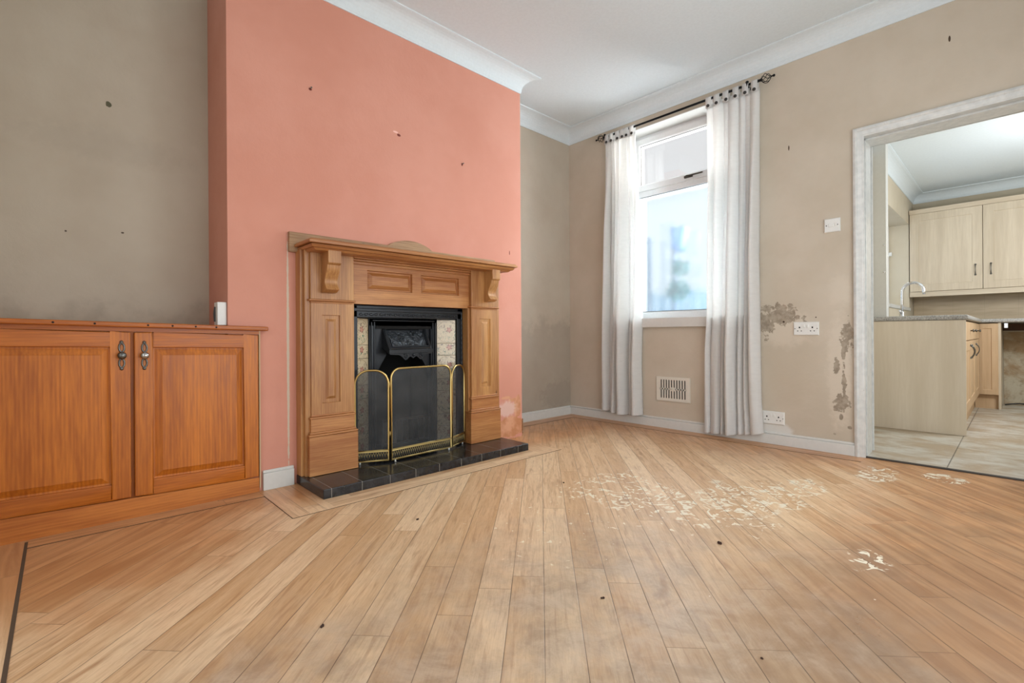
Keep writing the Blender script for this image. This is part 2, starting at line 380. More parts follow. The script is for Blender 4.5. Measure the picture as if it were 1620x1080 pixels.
def splash_mat():
    t = NT('beige_wall_tiles'); x, y, z = t.xyz()
    fx = t.math('FRACT', t.math('DIVIDE', t.math('ADD', x, 10), .25)); fz = t.math('FRACT', t.math('DIVIDE', t.math('SUBTRACT', z, .9), .1))
    g = t.math('MAXIMUM', t.mr(fx, 0, .016, 1.0, 0.0), t.mr(fz, 0, .04, 1.0, 0.0)); n = t.noise(t.map(t.co, (.4, .4, 3)), 9, 3)
    c = t.mix(t.mr(n, .3, .7), srgb(202, 184, 156), srgb(184, 165, 136)); c = t.mix(t.math('MULTIPLY', g, .5), c, srgb(160, 144, 120))
    t.setp(Base_Color=c, Roughness=.3); t.bump(g, -.2, .001); return t.m
splash_m = splash_mat()

def bare_plaster():
    t = NT('bare_stained_plaster'); t.xyz(); n = t.noise(t.co, 3, 5, .7, .4); n2 = t.noise(t.co, 22, 4, .6)
    c = t.mix(t.mr(n, .38, .62), srgb(196, 188, 168), srgb(164, 138, 106)); c = t.mix(t.math('MULTIPLY', t.mr(n2, .5, .75), .5), c, srgb(120, 96, 72))
    t.setp(Base_Color=c, Roughness=.9); t.bump(n2, .4, .005); return t.m
plaster_m = bare_plaster()

def hearth_mat():
    t = NT('black_glazed_hearth_tiles'); x, y, z = t.xyz()
    fy = t.math('FRACT', t.math('DIVIDE', t.math('SUBTRACT', y, .883 - 10 * .152), .152))
    e = t.mr(fy, 0, .022, 1.0, 0.0)
    a = t.math('MULTIPLY', t.math('ADD', x, y), .7071); b = t.math('MULTIPLY', t.math('SUBTRACT', y, x), .7071)
    # herringbone-like diagonal pavers inside a straight border course
    ia = t.math('FLOOR', t.math('DIVIDE', a, .076)); fa = t.math('FRACT', t.math('DIVIDE', a, .076))
    fb = t.math('FRACT', t.math('DIVIDE', t.math('ADD', b, t.math('MULTIPLY', t.math('MODULO', ia, 2.0), .076)), .152))
    d = t.math('MAXIMUM', t.mr(fa, 0, .08, 1.0, 0.0), t.mr(fb, 0, .04, 1.0, 0.0))
    inner = t.mr(x, -2.287, -2.286, 1.0, 0.0); bl = t.mr(t.math('ABSOLUTE', t.math('ADD', x, 2.286)), .0012, .002, 1.0, 0.0)
    g = t.math('MAXIMUM', t.math('ADD', t.math('MULTIPLY', inner, t.math('MULTIPLY', d, .9)), t.math('MULTIPLY', t.math('SUBTRACT', 1.0, inner), e)), bl)
    n = t.noise(t.co, 20, 4, .6)
    c = t.mix(t.mr(n, .4, .7), (.012, .012, .014, 1), (.03, .03, .033, 1)); c = t.mix(t.math('MULTIPLY', g, .9), c, srgb(165, 160, 150))
    t.setp(Base_Color=c, Roughness=t.mr(n, .3, .7, .16, .24), Specular_IOR_Level=.5); t.bump(t.math('SUBTRACT', t.math('MULTIPLY', t.noise(t.co, 5, 1), .3), g), .08, .001); return t.m
hearth_m = hearth_mat()
cast_iron = plain('black_cast_iron', (.022, .025, .030, 1), .33, .35, .2, 90)
cast_relief = None
def relief():
    t = NT('cast_iron_swag_relief'); x, y, z = t.xyz()
    n = t.noise(t.co, 26, 3, .55, 1.8); v = t.voro(t.co, 24, 'Distance', 'SMOOTH_F1')
    h = t.math('ADD', t.mr(n, .42, .58), t.mr(v, .2, .6))
    t.setp(Base_Color=t.mix(t.mr(h, .2, 1.4), (.015, .018, .022, 1), (.05, .058, .068, 1)), Roughness=.3, Metallic=.4); t.bump(h, .7, .005); return t.m
cast_relief = relief()

def tile_mat(name, bgc):
    t = NT(name); x, y, z = t.xyz()
    r = t.math('SQRT', t.math('ADD', t.math('MULTIPLY', y, y), t.math('MULTIPLY', z, z)))
    oi = t.n.new('ShaderNodeObjectInfo')
    sh = t.math('MULTIPLY', oi.outputs['Random'], 7.0)
    v = t.comb(sh, y, z)
    n = t.noise(v, 70, 2, .5, 1.2)
    n3 = t.noise(v, 30, 3, .55, 2.0)
    vine = t.mr(t.math('ABSOLUTE', t.math('SUBTRACT', n3, .5)), .012, .03, 1.0, 0.0)
    leaf = t.math('MULTIPLY', t.mr(n, .58, .62), t.mr(r, .068, .074, 1.0, 0.0))
    c = t.mix(t.math('MULTIPLY', vine, .4), bgc, srgb(128, 104, 78))
    c = t.mix(t.math('MULTIPLY', leaf, .85), c, t.mix(t.mr(z, -.03, .03), srgb(52, 112, 92), srgb(112, 92, 84)))
    an = t.math('ARCTAN2', t.math('SUBTRACT', z, .012), t.math('ADD', y, .012))
    a = t.math('ADD', y, .012); b = t.math('SUBTRACT', z, .012); rr = t.math('SQRT', t.math('ADD', t.math('MULTIPLY', a, a), t.math('MULTIPLY', b, b)))
    pet = t.math('ADD', .0165, t.math('MULTIPLY', t.math('SINE', t.math('ADD', t.math('MULTIPLY', an, 5.0), sh)), .004))
    fl = t.mr(t.math('SUBTRACT', rr, pet), -.002, .002, 1.0, 0.0)
    c = t.mix(t.math('MULTIPLY', fl, .85), c, t.mix(t.mr(rr, .0, .02), srgb(206, 150, 128), srgb(140, 66, 66)))
    ring = t.mr(t.math('ABSOLUTE', t.math('SUBTRACT', r, .071)), .0012, .0025, 1.0, 0.0)
    c = t.mix(t.math('MULTIPLY', ring, .6), c, srgb(150, 122, 88))
    t.setp(Base_Color=c, Roughness=.18, Coat_Weight=.4); return t.m
tile_cream = tile_mat('floral_glazed_tile', srgb(214, 196, 164))

def curtain_mat():
    t = NT('white_linen_curtain'); x, y, z = t.xyz()
    wv = t.noise(t.map(t.co, (1, 1, .2)), 260, 2); wh = t.noise(t.map(t.co, (.2, .2, 1)), 260, 2); s = t.math('ADD', wv, wh)
    slub = t.noise(t.map(t.co, (.25, .25, 1)), 60, 4, .7)
    c = t.mix(t.mr(slub, .35, .75), srgb(248, 249, 250), srgb(238, 239, 240))
    t.setp(Base_Color=c, Roughness=.9, Specular_IOR_Level=.1); t.bump(s, .12, .001)
    tr = t.n.new('ShaderNodeBsdfTranslucent'); t.put(tr.inputs[0], srgb(246, 244, 240)); mx = t.n.new('ShaderNodeMixShader'); mx.inputs[0].default_value = .55
    t.l.new(t.b.outputs[0], mx.inputs[1]); t.l.new(tr.outputs[0], mx.inputs[2]); t.l.new(mx.outputs[0], t.out.inputs[0]); return t.m
linen = curtain_mat()

def see_mat(name, kind, fac, col=(1, 1, 1, 1), rough=.3):
    t = NT(name); tr = t.n.new('ShaderNodeBsdfTransparent'); mx = t.n.new('ShaderNodeMixShader'); mx.inputs[0].default_value = fac
    if kind == 'frost':
        o = t.n.new('ShaderNodeBsdfTranslucent'); t.put(o.inputs[0], col)
        g = t.n.new('ShaderNodeBsdfGlossy'); g.inputs['Roughness'].default_value = .25; m2 = t.n.new('ShaderNodeMixShader'); m2.inputs[0].default_value = .05
        t.l.new(o.outputs[0], m2.inputs[1]); t.l.new(g.outputs[0], m2.inputs[2]); o = m2
        rf = t.n.new('ShaderNodeBsdfRefraction'); rf.inputs['Roughness'].default_value = .24; rf.inputs['IOR'].default_value = 1.25; m3 = t.n.new('ShaderNodeMixShader'); m3.inputs[0].default_value = .95; rf.inputs['Color'].default_value = (.90, .95, .98, 1)
        t.l.new(m2.outputs[0], m3.inputs[1]); t.l.new(rf.outputs[0], m3.inputs[2]); o = m3
    elif kind == 'glass':
        o = t.n.new('ShaderNodeBsdfGlossy'); o.inputs['Roughness'].default_value = .03
    else:
        t.xyz(); n = t.noise(t.co, 9, 4, .6)
        t.setp(Base_Color=t.mix(t.mr(n, .35, .65), (.035, .04, .045, 1), (.07, .075, .08, 1)), Roughness=.42, Metallic=.3); o = t.b
    t.l.new(tr.outputs[0], mx.inputs[1]); t.l.new(o.outputs[0], mx.inputs[2]); t.l.new(mx.outputs[0], t.out.inputs[0]); return t.m
frost = see_mat('frosted_glass', 'frost', .85, (.7, .8, .88, 1))
glass = see_mat('clear_glass', 'glass', .06)
mesh_m = see_mat('fine_black_wire_mesh', 'mesh', .66)

# ================================================================ THE SETTING
XB, YW, XA = -2.563, 3.553, -2.951      # chimney breast face, window wall face, alcove wall face
ZC = 2.68; CV = .115                    # ceiling height, coving drop
XR, YR = .62, -.46                      # the two walls at the camera's side
FO, FT = 1.165, 1.955                   # fire opening across
XK, YK, ZK = -.835, 7.182, 2.335        # kitchen walls and ceiling
YI = YW + .235                          # inner face of the window wall
# floor: diagonal strip boards with a border course that steps round the hearth
m = MB()
m.box(XA - .1, XR + .1, YR - 1.2, YW, -.12, 0.0)
m.mi = 1
for b in [(-2.645, -2.455, -.095, .70), (-2.225, -2.075, .883, 2.235), (XA, -2.80, 2.40, YW - .01)]:
    m.box(b[0], b[1], b[2], b[3], -.002, .0012)
m.mi = 2
for b in [(-2.60, -2.075, .70, .883), (-2.60, -2.075, 2.235, 2.40), (-2.645, XR, YR, -.095), (-2.80, -.64, 3.41, YW - .01)]:
    m.box(b[0], b[1], b[2], b[3], -.002, .0013)
m.mi = 3
for b in [(-2.456, -2.454, -.095, .70), (-2.53, XR, -.099, -.090), (-2.46, -2.075, .699, .7012), (-2.076, -2.0748, .70, 2.40), (-2.801, -2.80, 2.40, 3.41), (-2.80, -.64, 3.4092, 3.410)]:
    m.box(b[0], b[1], b[2], b[3], -.002, .0017)
struct('floor', m, [floor_main, floor_by, floor_bx, plain('floor_gap', srgb(84, 66, 50), .9)])
struct('floor_kitchen', boxm(XK - .3, 1.9, YW, YK + .1, -.10, .004), k_tile)
struct('ceiling', boxm(XA - .1, XR + .1, YR - .05, YW + .01, ZC, ZC + .1), ceiling_paint)
struct('ceiling_kitchen', boxm(XK - .3, 1.9, YI, YK + .1, ZK, ZK + .1), ceiling_paint)
# walls
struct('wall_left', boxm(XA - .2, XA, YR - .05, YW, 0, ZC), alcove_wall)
m = MB(); BX = XA
for b in [(.576, FO, 0, ZC), (FT, 2.517, 0, ZC), (FO, FT, .94, ZC)]: m.box(BX, XB, b[0], b[1], b[2], b[3])
struct('wall_chimney', m, pink_wall)
WX0, WX1, WZ0, WZ1 = -2.375, -1.32, .87, 2.487
DX0, DX1, DZ = -.695, .16, 2.0
m = MB()
for b in [(XA - .2, WX0, 0, ZC), (WX1, DX0, 0, ZC), (DX1, 1.9, 0, ZC), (WX0, WX1, 0, WZ0 - .04), (WX0, WX1, WZ1, ZC), (DX0, DX1, DZ, ZC)]:
    m.box(b[0], b[1], YW, YI, b[2], b[3])
struct('wall_back', m, beige_wall)
struct('wall_right', boxm(XR, XR + .1, YR - .05, YW, 0, ZC), kitchen_wall)
m = MB()
for b in [(XA, -1.85, 0, ZC), (.35, XR, 0, ZC), (-1.85, .35, 2.35, ZC)]: m.box(b[0], b[1], YR - .1, YR, b[2], b[3])  # unseen wall; its wide opening is made up to admit the front fill
struct('wall_front', m, kitchen_wall)
m = MB()
KW0, KW1, KZ0, KZ1 = 5.30, 6.867, 1.017, 1.958
for b in [(YI, KW0, 0, ZK), (KW1, YK, 0, ZK), (KW0, KW1, 0, KZ0), (KW0, KW1, KZ1, ZK)]: m.box(XK - .19, XK, b[0], b[1], b[2], b[3])
struct('wall_kitchen_left', m, kitchen_wall)
struct('wall_kitchen_back', boxm(XK - .1, 1.9, YK, YK + .1, 0, ZK), kitchen_wall)
struct('wall_kitchen_right', boxm(1.8, 1.9, YI, YK, 0, ZK), kitchen_wall)

# coving: concave cornice run along a wall; (p0,p1) on the wall face, n = into the room
def cove_prof(h, d):
    P = [(0, 0), (0, -h), (.006, -h), (.006, -h + .006)]
    for k in range(9):
        a = R(90) * k / 8
        P.append((d - .010 - (d - .018) * math.cos(a), -h + .012 + (h - .022) * math.sin(a)))
    P += [(d - .004, -.008), (d, -.008), (d, 0)]
    return P
def coving(m, p0, p1, n, zc, h=CV, d=.115, e0=0, e1=0):
    # e0/e1: mitre (+1 runs on past an outside corner, -1 stops short in an inside corner)
    p0 = Vector((*p0, 0)); p1 = Vector((*p1, 0)); n = Vector((*n, 0)); t = (p1 - p0).normalized()
    pr = cove_prof(h, d); N = len(pr)
    A = [tuple(p0 + n * u - t * (u * e0) + Vector((0, 0, zc + v))) for u, v in pr]
    B = [tuple(p1 + n * u + t * (u * e1) + Vector((0, 0, zc + v))) for u, v in pr]
    m.add(A + B, [(i, (i + 1) % N, N + (i + 1) % N, N + i) for i in range(N)]); m.add(A, [tuple(range(N))]); m.add(B, [tuple(range(N))[::-1]])
def cov(name, runs, zc=ZC, h=CV, d=.115):
    m = MB()
    for r in runs: coving(m, *r[:3], zc, h, d, *r[3:])
    return struct(name, m, ceiling_paint)
cov('trim_1', [((XA, YW), (XR, YW), (0, -1), -1, -1)])
cov('trim_2', [((XA, 2.517), (XA, YW), (1, 0), -1, -1), ((XA, YR), (XA, .576), (1, 0), -1, -1)])
cov('trim_3', [((XB, .576), (XB, 2.517), (1, 0), 1, 1), ((XA, 2.517), (XB, 2.517), (0, 1), -1, 1), ((XA, .576), (XB, .576), (0, -1), -1, 1)])
cov('trim_4', [((XK, YI), (XK, YK), (1, 0), -1, -1), ((XK, YK), (1.8, YK), (0, -1), -1, -1)], ZK, .10, .10)

# baseboards
def base(m, x0, x1, y0, y1, ax, h=.082):
    m.box(x0, x1, y0, y1, 0, h - .014)
    s = .007
    if ax == 'y-': m.box(x0, x1, y0 + s, y1, h - .014, h)
    if ax == 'x+': m.box(x0, x1 - s, y0, y1, h - .014, h)
m = MB(); base(m, XA, DX0, YW - .018, YW, 'y-'); struct('baseboard_back', m, white_paint, bevel=.003)
m = MB(); base(m, XA, XA + .018, 2.53, YW - .018, 'x+'); struct('baseboard_left', m, white_paint, bevel=.003)
m = MB(); base(m, XB, XB + .018, .722, .868, 'x+', .098); struct('baseboard_chimney', m, white_paint, bevel=.003)
m = MB(); base(m, XR - .018, XR, YR, YW, 'x', .082); struct('baseboard_right', m, white_paint)
# bare lath end at the torn corner of the chimney breast
struct('trim_5', boxm(XB - .03, XB + .006, 2.517, 2.524, .02, .13), sur_old)

# doorway: moulded architrave and lining
m = MB()
prof = [(0, 0), (0, .016), (.012, .022), (.018, .022), (.024, .016), (.044, .013), (.048, .010), (.056, .010), (.056, 0)]
def archi(m, yface, s):
    # left leg, head, (right leg is out of the picture but built)
    f = lambda u, v, w: (DX0 + u, yface + s * v, w)
    def leg(x0, sg):
        a = [(x0 + sg * u, yface + s * v, 0) for u, v in prof]; b = [(x0 + sg * u, yface + s * v, DZ + .003 - u) for u, v in prof]; N = len(prof)
        m.add(a + b, [(i, (i + 1) % N, N + (i + 1) % N, N + i) for i in range(N)]); m.add(a, [tuple(range(N))])
    leg(DX0, 1); leg(DX1, -1)
    a = [(DX0 + u, yface + s * v, DZ + .003 - u) for u, v in prof]; b = [(DX1 - u, yface + s * v, DZ + .003 - u) for u, v in prof]; N = len(prof)
    m.add(a + b, [(i, (i + 1) % N, N + (i + 1) % N, N + i) for i in range(N)])
archi(m, YW, -1); archi(m, YI, 1)
LX = DX0 + .046
m.box(DX0, LX, YW, YI, 0, DZ - .04); m.box(DX1 - .046, DX1, YW, YI, 0, DZ - .04); m.box(DX0, DX1, YW, YI, DZ - .05, DZ)
m.box(LX, LX + .008, YW + .05, YI - .05, 0, DZ - .05); m.box(LX, DX1 - .046, YW + .05, YI - .05, DZ - .062, DZ - .05)
def chipped():
    t = NT('chipped_white_gloss'); x, y, z = t.xyz(); n = t.noise(t.map(t.co, (1, 1, .35)), 34, 5, .7); n2 = t.noise(t.co, 30, 3)
    k = t.math('MULTIPLY', t.mr(n, .66, .69), t.mr(z, 1.3, .3, 0.1, 1.0))
    c = t.mix(k, t.mix(t.mr(n2, .3, .7), srgb(216, 217, 214), srgb(202, 204, 202)), srgb(104, 96, 86)); t.setp(Base_Color=c, Roughness=.28); t.bump(t.math('SUBTRACT', n2, k), .15, .002); return t.m
struct('door_1', m, chipped(), bevel=.0015)
struct('trim_6', boxm(DX0 + .05, DX1 - .05, YW - .006, YW + .02, 0, .007), plain('dark_threshold_strip', srgb(60, 54, 48), .6))
build('strike_plate', boxm(LX - .001, LX + .0015, YW + .012, YW + .034, .78, .90), black_metal, bpy.data.objects['door_1'])

# window 1: recessed white frame, top-hung light over a frosted fixed pane
YF = 3.715
m = MB()
def ringf(m, x0, x1, z0, z1, w, y0, y1, ch=.010):
    # mitred rectangular frame with a chamfered inner edge on the room side (y0)
    o = lambda i, y: [(x0 + i, y, z0 + i), (x1 - i, y, z0 + i), (x1 - i, y, z1 - i), (x0 + i, y, z1 - i)]
    m.loops([o(0, y1), o(0, y0), o(w - ch, y0), o(w, y0 + ch), o(w, y1), o(0, y1)], False)
ringf(m, WX0, WX1, WZ0 + .02, WZ1, .062, YF, YI + .05)
m.box(WX0 + .05, WX1 - .05, YF - .001, YI + .05, 1.952, 2.022)
win = struct('window_1', m, upvc, bevel=.002)
m = MB(); ringf(m, WX0 + .045, WX1 - .045, 2.000, WZ1 - .030, .058, YF - .016, YF + .03)
build('opening_light', m, upvc, win, bevel=.002)
m = MB(); ringf(m, WX0 + .100, WX1 - .100, 2.055, WZ1 - .085, .004, YF - .004, YF + .01, .001)
build('upper_gasket', m, slot_grey, win)
m = MB(); ringf(m, WX0 + .060, WX1 - .060, WZ0 + .08, 1.955, .004, YF + .006, YF + .02, .001)
build('lower_gasket', m, slot_grey, win)
build('upper_pane', boxm(WX0 + .1, WX1 - .1, YF + .012, YF + .016, 2.05, WZ1 - .08), glass, win)
build('lower_pane', boxm(WX0 + .055, WX1 - .055, YF + .022, YF + .026, WZ0 + .07, 1.96), frost, win)
m = MB(); m.box(-1.86, -1.79, YF - .032, YF - .016, 2.018, 2.036); m.box(-1.835, -1.70, YF - .044, YF - .034, 2.024, 2.034); m.box(-1.84, -1.82, YF - .044, YF - .016, 2.02, 2.036)
build('window_handle', m, slot_grey, win, bevel=.002)
m = MB(); m.box(WX0 - .02, WX1 + .02, YW - .03, YW, WZ0 - .058, WZ0 + .018); m.box(WX0, WX1, YW - .001, YF + .03, WZ0 - .02, WZ0 + .0175)
build('window_sill', m, white_paint, win, bevel=.004)
m = MB()
for b in [(WX0, WX0 + .006, WZ0, WZ1), (WX1 - .006, WX1, WZ0, WZ1), (WX0, WX1, WZ1 - .005, WZ1)]: m.box(b[0], b[1], YW + .001, YF + .01, b[2], b[3])
build('window_reveal', m, white_paint, win)

# ================================================================ OUTSIDE (seen through the frosted pane)
def foliage(c, r, n, name, mat, parent, seed):
    random.seed(seed); m = MB()
    for k in range(n):
        a = random.uniform(0, 6.28); b = math.acos(random.uniform(-1, 1)); rr = r * random.uniform(.35, 1)
        p = Vector(c) + Vector((math.sin(b) * math.cos(a), math.sin(b) * math.sin(a), math.cos(b) * 1.15)) * rr
        d = Vector((random.uniform(-1, 1), random.uniform(-1, 1), random.uniform(-1, .3))).normalized(); s = d.orthogonal().normalized() * .016; d = d * .05
        m.add([tuple(p), tuple(p + d * .5 + s), tuple(p + d), tuple(p + d * .5 - s)], [(0, 1, 2, 3)])
    return build(name, m, mat, parent)
leaf_m = plain('teal_leaf', srgb(30, 82, 78), .6); blue_m = plain('blue_glazed_pot', srgb(44, 88, 140), .3); pale_m = plain('pale_render', srgb(205, 222, 236), .9)
slate = plain('blue_grey_paint', srgb(60, 78, 98), .6)
tw = thing('hanging_planter', 'teal leafy plant hanging in stacked blue pots behind frosted glass', 'planter', (-2.36, 4.55, 0))
build('post', boxm(-2.475, -2.435, 4.62, 4.66, 0, 1.86), slate, tw)
build('arm', boxm(-2.475, -2.33, 4.61, 4.63, 1.83, 1.86), slate, tw)
build('pot', MB().lathe([(.05, 0), (.075, .08), (.085, .24), (.08, .24), (.0, .23)], (-2.35, 4.55, 1.58), 'z', 20), blue_m, tw)
foliage((-2.34, 4.55, 1.43), .075, 200, 'trailing_leaves', leaf_m, tw, 3)
foliage((-2.36, 4.55, 1.20), .10, 420, 'leaves', leaf_m, tw, 4)
m = MB().lathe([(.03, 0), (.03, 1.80), (.04, 1.81), (.04, 1.86)], (-2.665, 4.5, -.1), 'z', 14)
tag(build('drainpipe', m, slate), 'thin grey drainpipe outside behind the frosted pane', 'pipe')
m = MB()
for k in range(14): m.box(-3.1 + k * .13, -3.0 + k * .13, 5.2, 5.22, 0, 1.25 - (.03 if k % 2 else 0))
m.box(-3.1, -1.2, 5.22, 5.25, .3, .38); m.box(-3.1, -1.2, 5.22, 5.25, .95, 1.03)
tag(build('garden_fence', m, plain('pale_blue_fence', srgb(105, 132, 152), .7)), 'pale blue boarded garden fence beyond the window', 'fence')
tag(build('yard_ground', boxm(-4.5, -1.1, 3.85, 9, -.2, -.1), plain('pale_concrete', srgb(120, 124, 126), .9)), 'pale concrete yard outside the window', 'ground')
bpy.data.objects['yard_ground']['kind'] = 'structure'

# ================================================================ CURTAINS
def curtain(name, label, xl, xr, zt, zb, cells, seed, btn, tabs):
    rnd = random.Random(seed); y0 = 3.487; Z = 56; X = 150
    root = thing(name, label, 'curtain', ((xl(1.2) + xr(1.2)) / 2, y0, 0), 'white tab top curtains at the window')
    tot = sum(cells); edge = [0]
    for c_ in cells: edge.append(edge[-1] + c_ / tot)
    def pt(u, v):
        z = zt + (zb(u) - zt) * v; a = .012 + .026 * min(1, v * 3.0)
        w_ = u + .035 * math.sin(v * 2.6 + seed) * math.sin(math.pi * u) + .010 * math.sin(v * 7 + seed * 2) * math.sin(math.pi * u)
        w_ = min(.99999, max(0, w_)); i = max(k for k in range(len(cells)) if edge[k] <= w_); q = (w_ - edge[i]) / (edge[i + 1] - edge[i])
        dep = min(1.25, (edge[i + 1] - edge[i]) / .20) * (.85 + .3 * math.sin(v * 3 + i * 2.1))
        y = a * 1.1 - 2.1 * a * dep * math.sin(math.pi * q) ** .62 + .006 * math.sin(2 * math.pi * q + v * 5 + i) * min(1, v * 3)
        x = xl(z) + (xr(z) - xl(z)) * u
        return (x, y0 + y - .0, z)
    m = MB(); vs = [pt(i / X, j / Z) for j in range(Z + 1) for i in range(X + 1)]
    m.add(vs, [(j * (X + 1) + i, j * (X + 1) + i + 1, (j + 1) * (X + 1) + i + 1, (j + 1) * (X + 1) + i) for j in range(Z) for i in range(X)], True)
    cl = build('cloth', m, linen, root); s = cl.modifiers.new('t', 'SOLIDIFY'); s.thickness = .0025
    # stitched hem
    m = MB(); hv = []
    for i in range(X + 1):
        a = pt(i / X, 1.0); b = pt(i / X, .978)
        hv += [(a[0], a[1] - .004, a[2]), (b[0], b[1] - .004, b[2])]
    m.add(hv, [(2 * i, 2 * i + 1, 2 * i + 3, 2 * i + 2) for i in range(X)], True); build('hem', m, linen, root)
    for k, bx in enumerate(btn):
        m = MB(); zt_ = ROD(bx); w = .021; yy = pt(min(1, max(0, (bx - xl(zt)) / (xr(zt) - xl(zt)))), 0)[1]
        P = []
        for q in range(9):
            a = math.pi * q / 8; P.append((RY - .017 * math.cos(a), zt_ + .016 * math.sin(a)))
        P = [(min(yy, RY - .014) - .002, zt - .028), (RY - .017, zt + .01)] + P + [(RY + .015, zt - .01), (yy + .003, zt - .03)]
        vs = [(bx - w, p[0], p[1]) for p in P] + [(bx + w, p[0], p[1]) for p in P]; n = len(P)
        m.add(vs, [(i, i + 1, n + i + 1, n + i) for i in range(n - 1)], True)
        tb = build('tab', m, linen, root); s = tb.modifiers.new('t', 'SOLIDIFY'); s.thickness = .002
        c = (bx + rnd.uniform(-.006, .006), min(yy, RY - .014) - .008, zt - .014)
        build('button', MB().lathe([(.003, .004), (.0105, .004), (.0115, 0), (.0105, -.003), (.006, -.0045), (.0005, -.0035)], c, 'y', 16), dark_button, tb)
    return root
RY = 3.487
def ROD(x): return 2.487
import bisect
def interp(pts):
    pts = sorted(pts)
    def f(z):
        if z <= pts[0][0]: return pts[0][1]
        for (a, b), (c, d) in zip(pts, pts[1:]):
            if z <= c: return b + (d - b) * (z - a) / (c - a)
        return pts[-1][1]
    return f
curtain('curtain', 'narrow white linen curtain hanging between the room corner and the window', interp([(.1, -2.549), (.65, -2.535), (1.2, -2.514), (2.36, -2.492)]), interp([(.09, -2.149), (.5, -2.160), (.9, -2.152), (1.95, -2.172), (2.36, -2.19), (2.44, -2.19)]),
        2.445, lambda u: .099 - .022 * math.sin(u * 2.6), [.20, .10, .17, .30, .12, .22], 5, [-2.462, -2.415, -2.352, -2.305, -2.262, -2.212], True)
curtain('curtain', 'wide white linen curtain hanging between the window and the wall sockets', interp([(.0, -1.625), (.65, -1.615), (.9, -1.597), (2.3, -1.586)]), interp([(.03, -1.205), (.3, -1.220), (1.3, -1.233), (2.0, -1.222), (2.43, -1.212)]),
        2.445, lambda u: .022 + .05 * u * u, [.12, .20, .09, .22, .13, .10, .20], 11, [-1.560, -1.500, -1.435, -1.365, -1.300, -1.240], True)
pole = thing('curtain_pole', 'thin black metal curtain pole with wire cage finials above the window', 'curtain pole', (-1.84, RY, 2.487))
build('rod', MB().tube([(-2.50, RY, 2.487), (-1.20, RY, 2.487)], .0085, 14), black_metal, pole)
for sg, x0 in ((-1, -2.500), (1, -1.200)):
    m = MB(); L = .062
    for k in range(6):
        pts = []
        for q in range(11):
            v = q / 10; r = .004 + .027 * math.sin(math.pi * v) ** .8; a = 2 * math.pi * (k / 6) + v * 2.2
            pts.append((x0 + sg * L * v, RY + r * math.cos(a), 2.487 + r * math.sin(a)))
        m.tube(pts, .0021, 6)
    m.tube([(x0 + sg * L, RY, 2.487), (x0 + sg * (L + .012), RY, 2.487)], .005, 8); m.ball((x0 + sg * (L + .018), RY, 2.487), .0085, 8)
    m.tube([(x0 - sg * .004, RY, 2.487), (x0 + sg * .006, RY, 2.487)], .0105, 12)
    build('finial', m, black_metal, pole)
for bx in (-2.482, -1.287):
    m = MB(); m.tube([(bx, RY, 2.478), (bx, RY + .02, 2.472), (bx, YW - .004, 2.472)], .006, 8); m.tube([(bx, YW - .006, 2.472), (bx, YW, 2.472)], .022, 16)
    m.ball((bx, RY - .012, 2.500), .011, 8); m.tube([(bx, RY - .012, 2.495), (bx, RY - .014, 2.468)], [.008, .003], 8)
    build('bracket', m, black_metal, pole)

# ================================================================ FIREPLACE
CY = 1.557; ZH = .046
f = thing('hearth', 'black glazed tile hearth slab on the boards below the fire', 'hearth', (-2.39, CY, 0))
m = MB().box(XB + .001, -2.212, .883, 2.232, 0, ZH); build('slab', m, hearth_m, f, bevel=.004)

